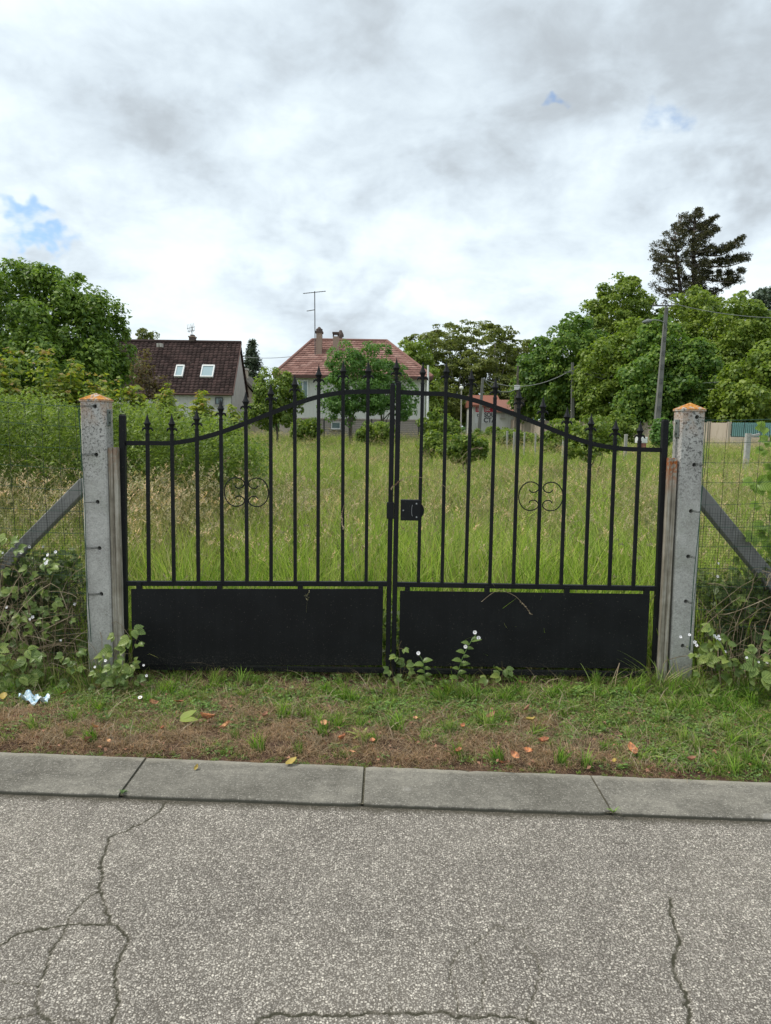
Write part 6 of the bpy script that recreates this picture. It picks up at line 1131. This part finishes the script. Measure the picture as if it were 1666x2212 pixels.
DL = [('pale orange curled leaf beside the left gate post bramble', 139, 1498, .045, 'dead'), ('upright orange leaf just right of the daisy', 329, 1519, .055, 'dead'), ('thin tan leaf behind the two fresh green leaves', 386, 1517, .055, 'dead'), ('crumpled tan leaf touching the fresh green leaves', 447, 1553, .07, 'dead'),
      ('salmon leaf right of the crumpled tan leaf', 489, 1570, .05, 'dead'), ('small orange leaf far left in the brown thatch', 203, 1571, .035, 'dead'), ('tiny orange leaf left below the green leaves', 352, 1573, .03, 'dead'), ('dark red leaf near the kerb at the left', 192, 1596, .04, 'deadb'), ('small pink leaf near the left kerb slab', 235, 1600, .025, 'dead'),
      ('round orange leaf before the left leaf of the gate', 702, 1563, .045, 'dead'), ('small dark brown pointed leaf before the left kick panel', 573, 1547, .045, 'deadb'), ('orange leaf left of the dandelion', 740, 1597, .055, 'dead'), ('small orange leaf touching the dandelion', 805, 1602, .04, 'dead'), ('reddish leaf just above the middle kerb joint', 762, 1625, .035, 'dead'),
      ('pale orange leaf left of centre right tuft', 897, 1552, .035, 'dead'), ('red orange leaf below the white campions', 1000, 1570, .035, 'dead'), ('brown leaf before the three leaved seedling', 1062, 1548, .05, 'deadb'), ('large brown leaf before the right kick panel', 1140, 1532, .065, 'deadb'), ('olive brown leaf under the large brown one', 1147, 1556, .045, 'deady'),
      ('bright orange oak like leaf in the right half', 1173, 1602, .05, 'dead'), ('orange leaf lying nearest the kerb in the right half', 1113, 1632, .045, 'dead'), ('pale and orange leaf at the kerb edge right of the middle', 1085, 1648, .045, 'dead'), ('flat pinkish leaf between two orange ones', 1143, 1623, .04, 'dead'), ('large folded orange leaf on the right of the verge', 1365, 1618, .065, 'dead'),
      ('brown leaf far right in the lush grass', 1493, 1643, .045, 'deadb'), ('small reddish leaf near the kerb right of centre', 990, 1623, .035, 'dead'), ('yellow leaf near the right kerb joint', 1328, 1645, .03, 'deady'), ('yellow leaf at the far left edge of the verge', 8, 1505, .05, 'deady'), ('dark brown leaf at the foot of the gate', 1130, 1478, .05, 'deadb')]
for k, (lb, x, y, L_, m) in enumerate(DL): dead_leaf(lb, x, y, L_*1.35, m, 100+k)
n_ = 420; x = rng.uniform(-2.3, 2.3, n_); y = kerb_far(x)+rng.uniform(.02, 1.1, n_)**1.2; c3 = np.stack([x, y, hz(x, y)+rng.uniform(.012, .03, n_)], 1)
v, f = leafquads(c3, rng.normal(0, .45, (n_, 3))+np.array([0, 0, 1]), rng.uniform(.012, .030, n_), .25, .7); me = npmesh('leaf_litter', v, f); o = link('leaf_litter', me, M['deadb']); tag(o, 'small brown crumbs of old leaves scattered through the verge', 'leaf litter', kind='stuff')
dead_leaf('yellow brown curled leaf lying on the middle kerb slab', 630, 1646, .07, 'deady', 201, .012); dead_leaf('small tan curled leaf lying on the kerb near the left joint', 425, 1658, .035, 'deady', 202, .008)
g_ = G(400, 1556, .03); root = empty('leaf_pair', g_); tag(root, 'pair of fresh smooth green leaves lying on the verge', 'leaf'); lf = leafmesh('leaf', .095, .042, 'fresh', .15, .1, 10, 3, 0)
put(lf, 'leaf', g_+Vector((-.03, 0, 0)), (0, -.35, 1), (1, .0, .12), root, 1.05); put(lf, 'leaf', g_+Vector((-.03, .01, .005)), (.1, -.5, 1), (.75, .45, .35), root, 1.0)
g_ = G(303, 1507, .035); root = empty('daisy', g_); tag(root, 'single small white daisy on the verge at the left', 'wildflower'); put(flower_mesh(.013, 12), 'petals', g_, (0, -.5, 1), (1, 0, 0), root); MB().tube([g_-Vector((0, 0, .035)), g_], .0012, 5).build('stem', M['stem_green'], root); MB().tube([g_+Vector((0, 0, 0)), g_+Vector((0, -.002, .004))], .004, 8).build('disc', M['yellow'], root)
g_ = G(76, 1507, .03); n_ = 22; m_ = 12; V = []; Fc = []
for a in range(n_+1):
    for b in range(m_+1):
        u, v = a/n_, b/m_; edge = 1-.18*math.sin(u*9+v*3); V.append(((u-.5)*.165, (v-.5)*.085*edge*(1-.5*(2*u-1)**2)+.01*math.sin(u*7)-.02*u, .012*math.sin(u*17+v*5)+.012*math.sin(v*13+u*9)+.01*math.cos(u*31)*math.sin(v*23)+rng.normal(0, .001)-.012*(u-.5)))
for a in range(n_):
    for b in range(m_): k = a*(m_+1)+b; Fc.append((k, k+1, k+m_+2, k+m_+1))
o = link('plastic_wrapper', npmesh('plastic_wrapper', V, Fc), M['litter'], None, g_); tag(o, 'crumpled blue and white plastic wrapper thrown on the grass at the left', 'litter')
# leaning stems that cross the gate
def stalk(label, pts, Yc, head=.1, seed=0):
    rg = random.Random(seed); pp = smooth(cp([(x, y, 0) for x, y in pts], Yc), 5); root = empty('grass_stalk', (pp[0].x, Yc, pp[0].z)); tag(root, label, 'grass stalk', 'single grass stalks crossing the gate'); MB().tube(pp, .0011, 4).build('stem', M['straw'], root); V = []; Fc = []
    L = 0; k0 = len(pp)-1
    for k in range(22):
        u = 1-k/21*head; i_ = u*(len(pp)-1); a = pp[int(i_)].lerp(pp[min(int(i_)+1, len(pp)-1)], i_-int(i_)); d = Vector((rg.gauss(0, 1), rg.gauss(0, .5), rg.gauss(0, 1))).normalized()*.009+(pp[-1]-pp[-4]).normalized()*.008; s_ = Vector((d.z, 0, -d.x))*.25; b = len(V); V += [a, a+d*.5+s_, a+d, a+d*.5-s_]; Fc.append((b, b+1, b+2, b+3))
    MB().add(V, Fc).build('seed_head', M['straw'], root)
stalk('nodding seed head hanging in front of the right kick panel', [(1040, 1300), (1075, 1276), (1110, 1286), (1130, 1305), (1147, 1326)], 4.62, .38, 1)
stalk('pinkish seed head touching the middle stiles above the lock', [(1000, 1105), (960, 1050), (900, 1030), (868, 1036), (846, 1055)], 4.62, .3, 2)
stalk('seed head hanging by the left leaf of the gate right of its middle', [(770, 1250), (760, 1160), (748, 1090), (739, 1110), (741, 1140)], 4.64, .3, 3)
stalk('thin stalk crossing the bars in the middle of the right leaf', [(905, 1150), (960, 1040), (1010, 975), (1040, 968)], 5.2, .3, 4)
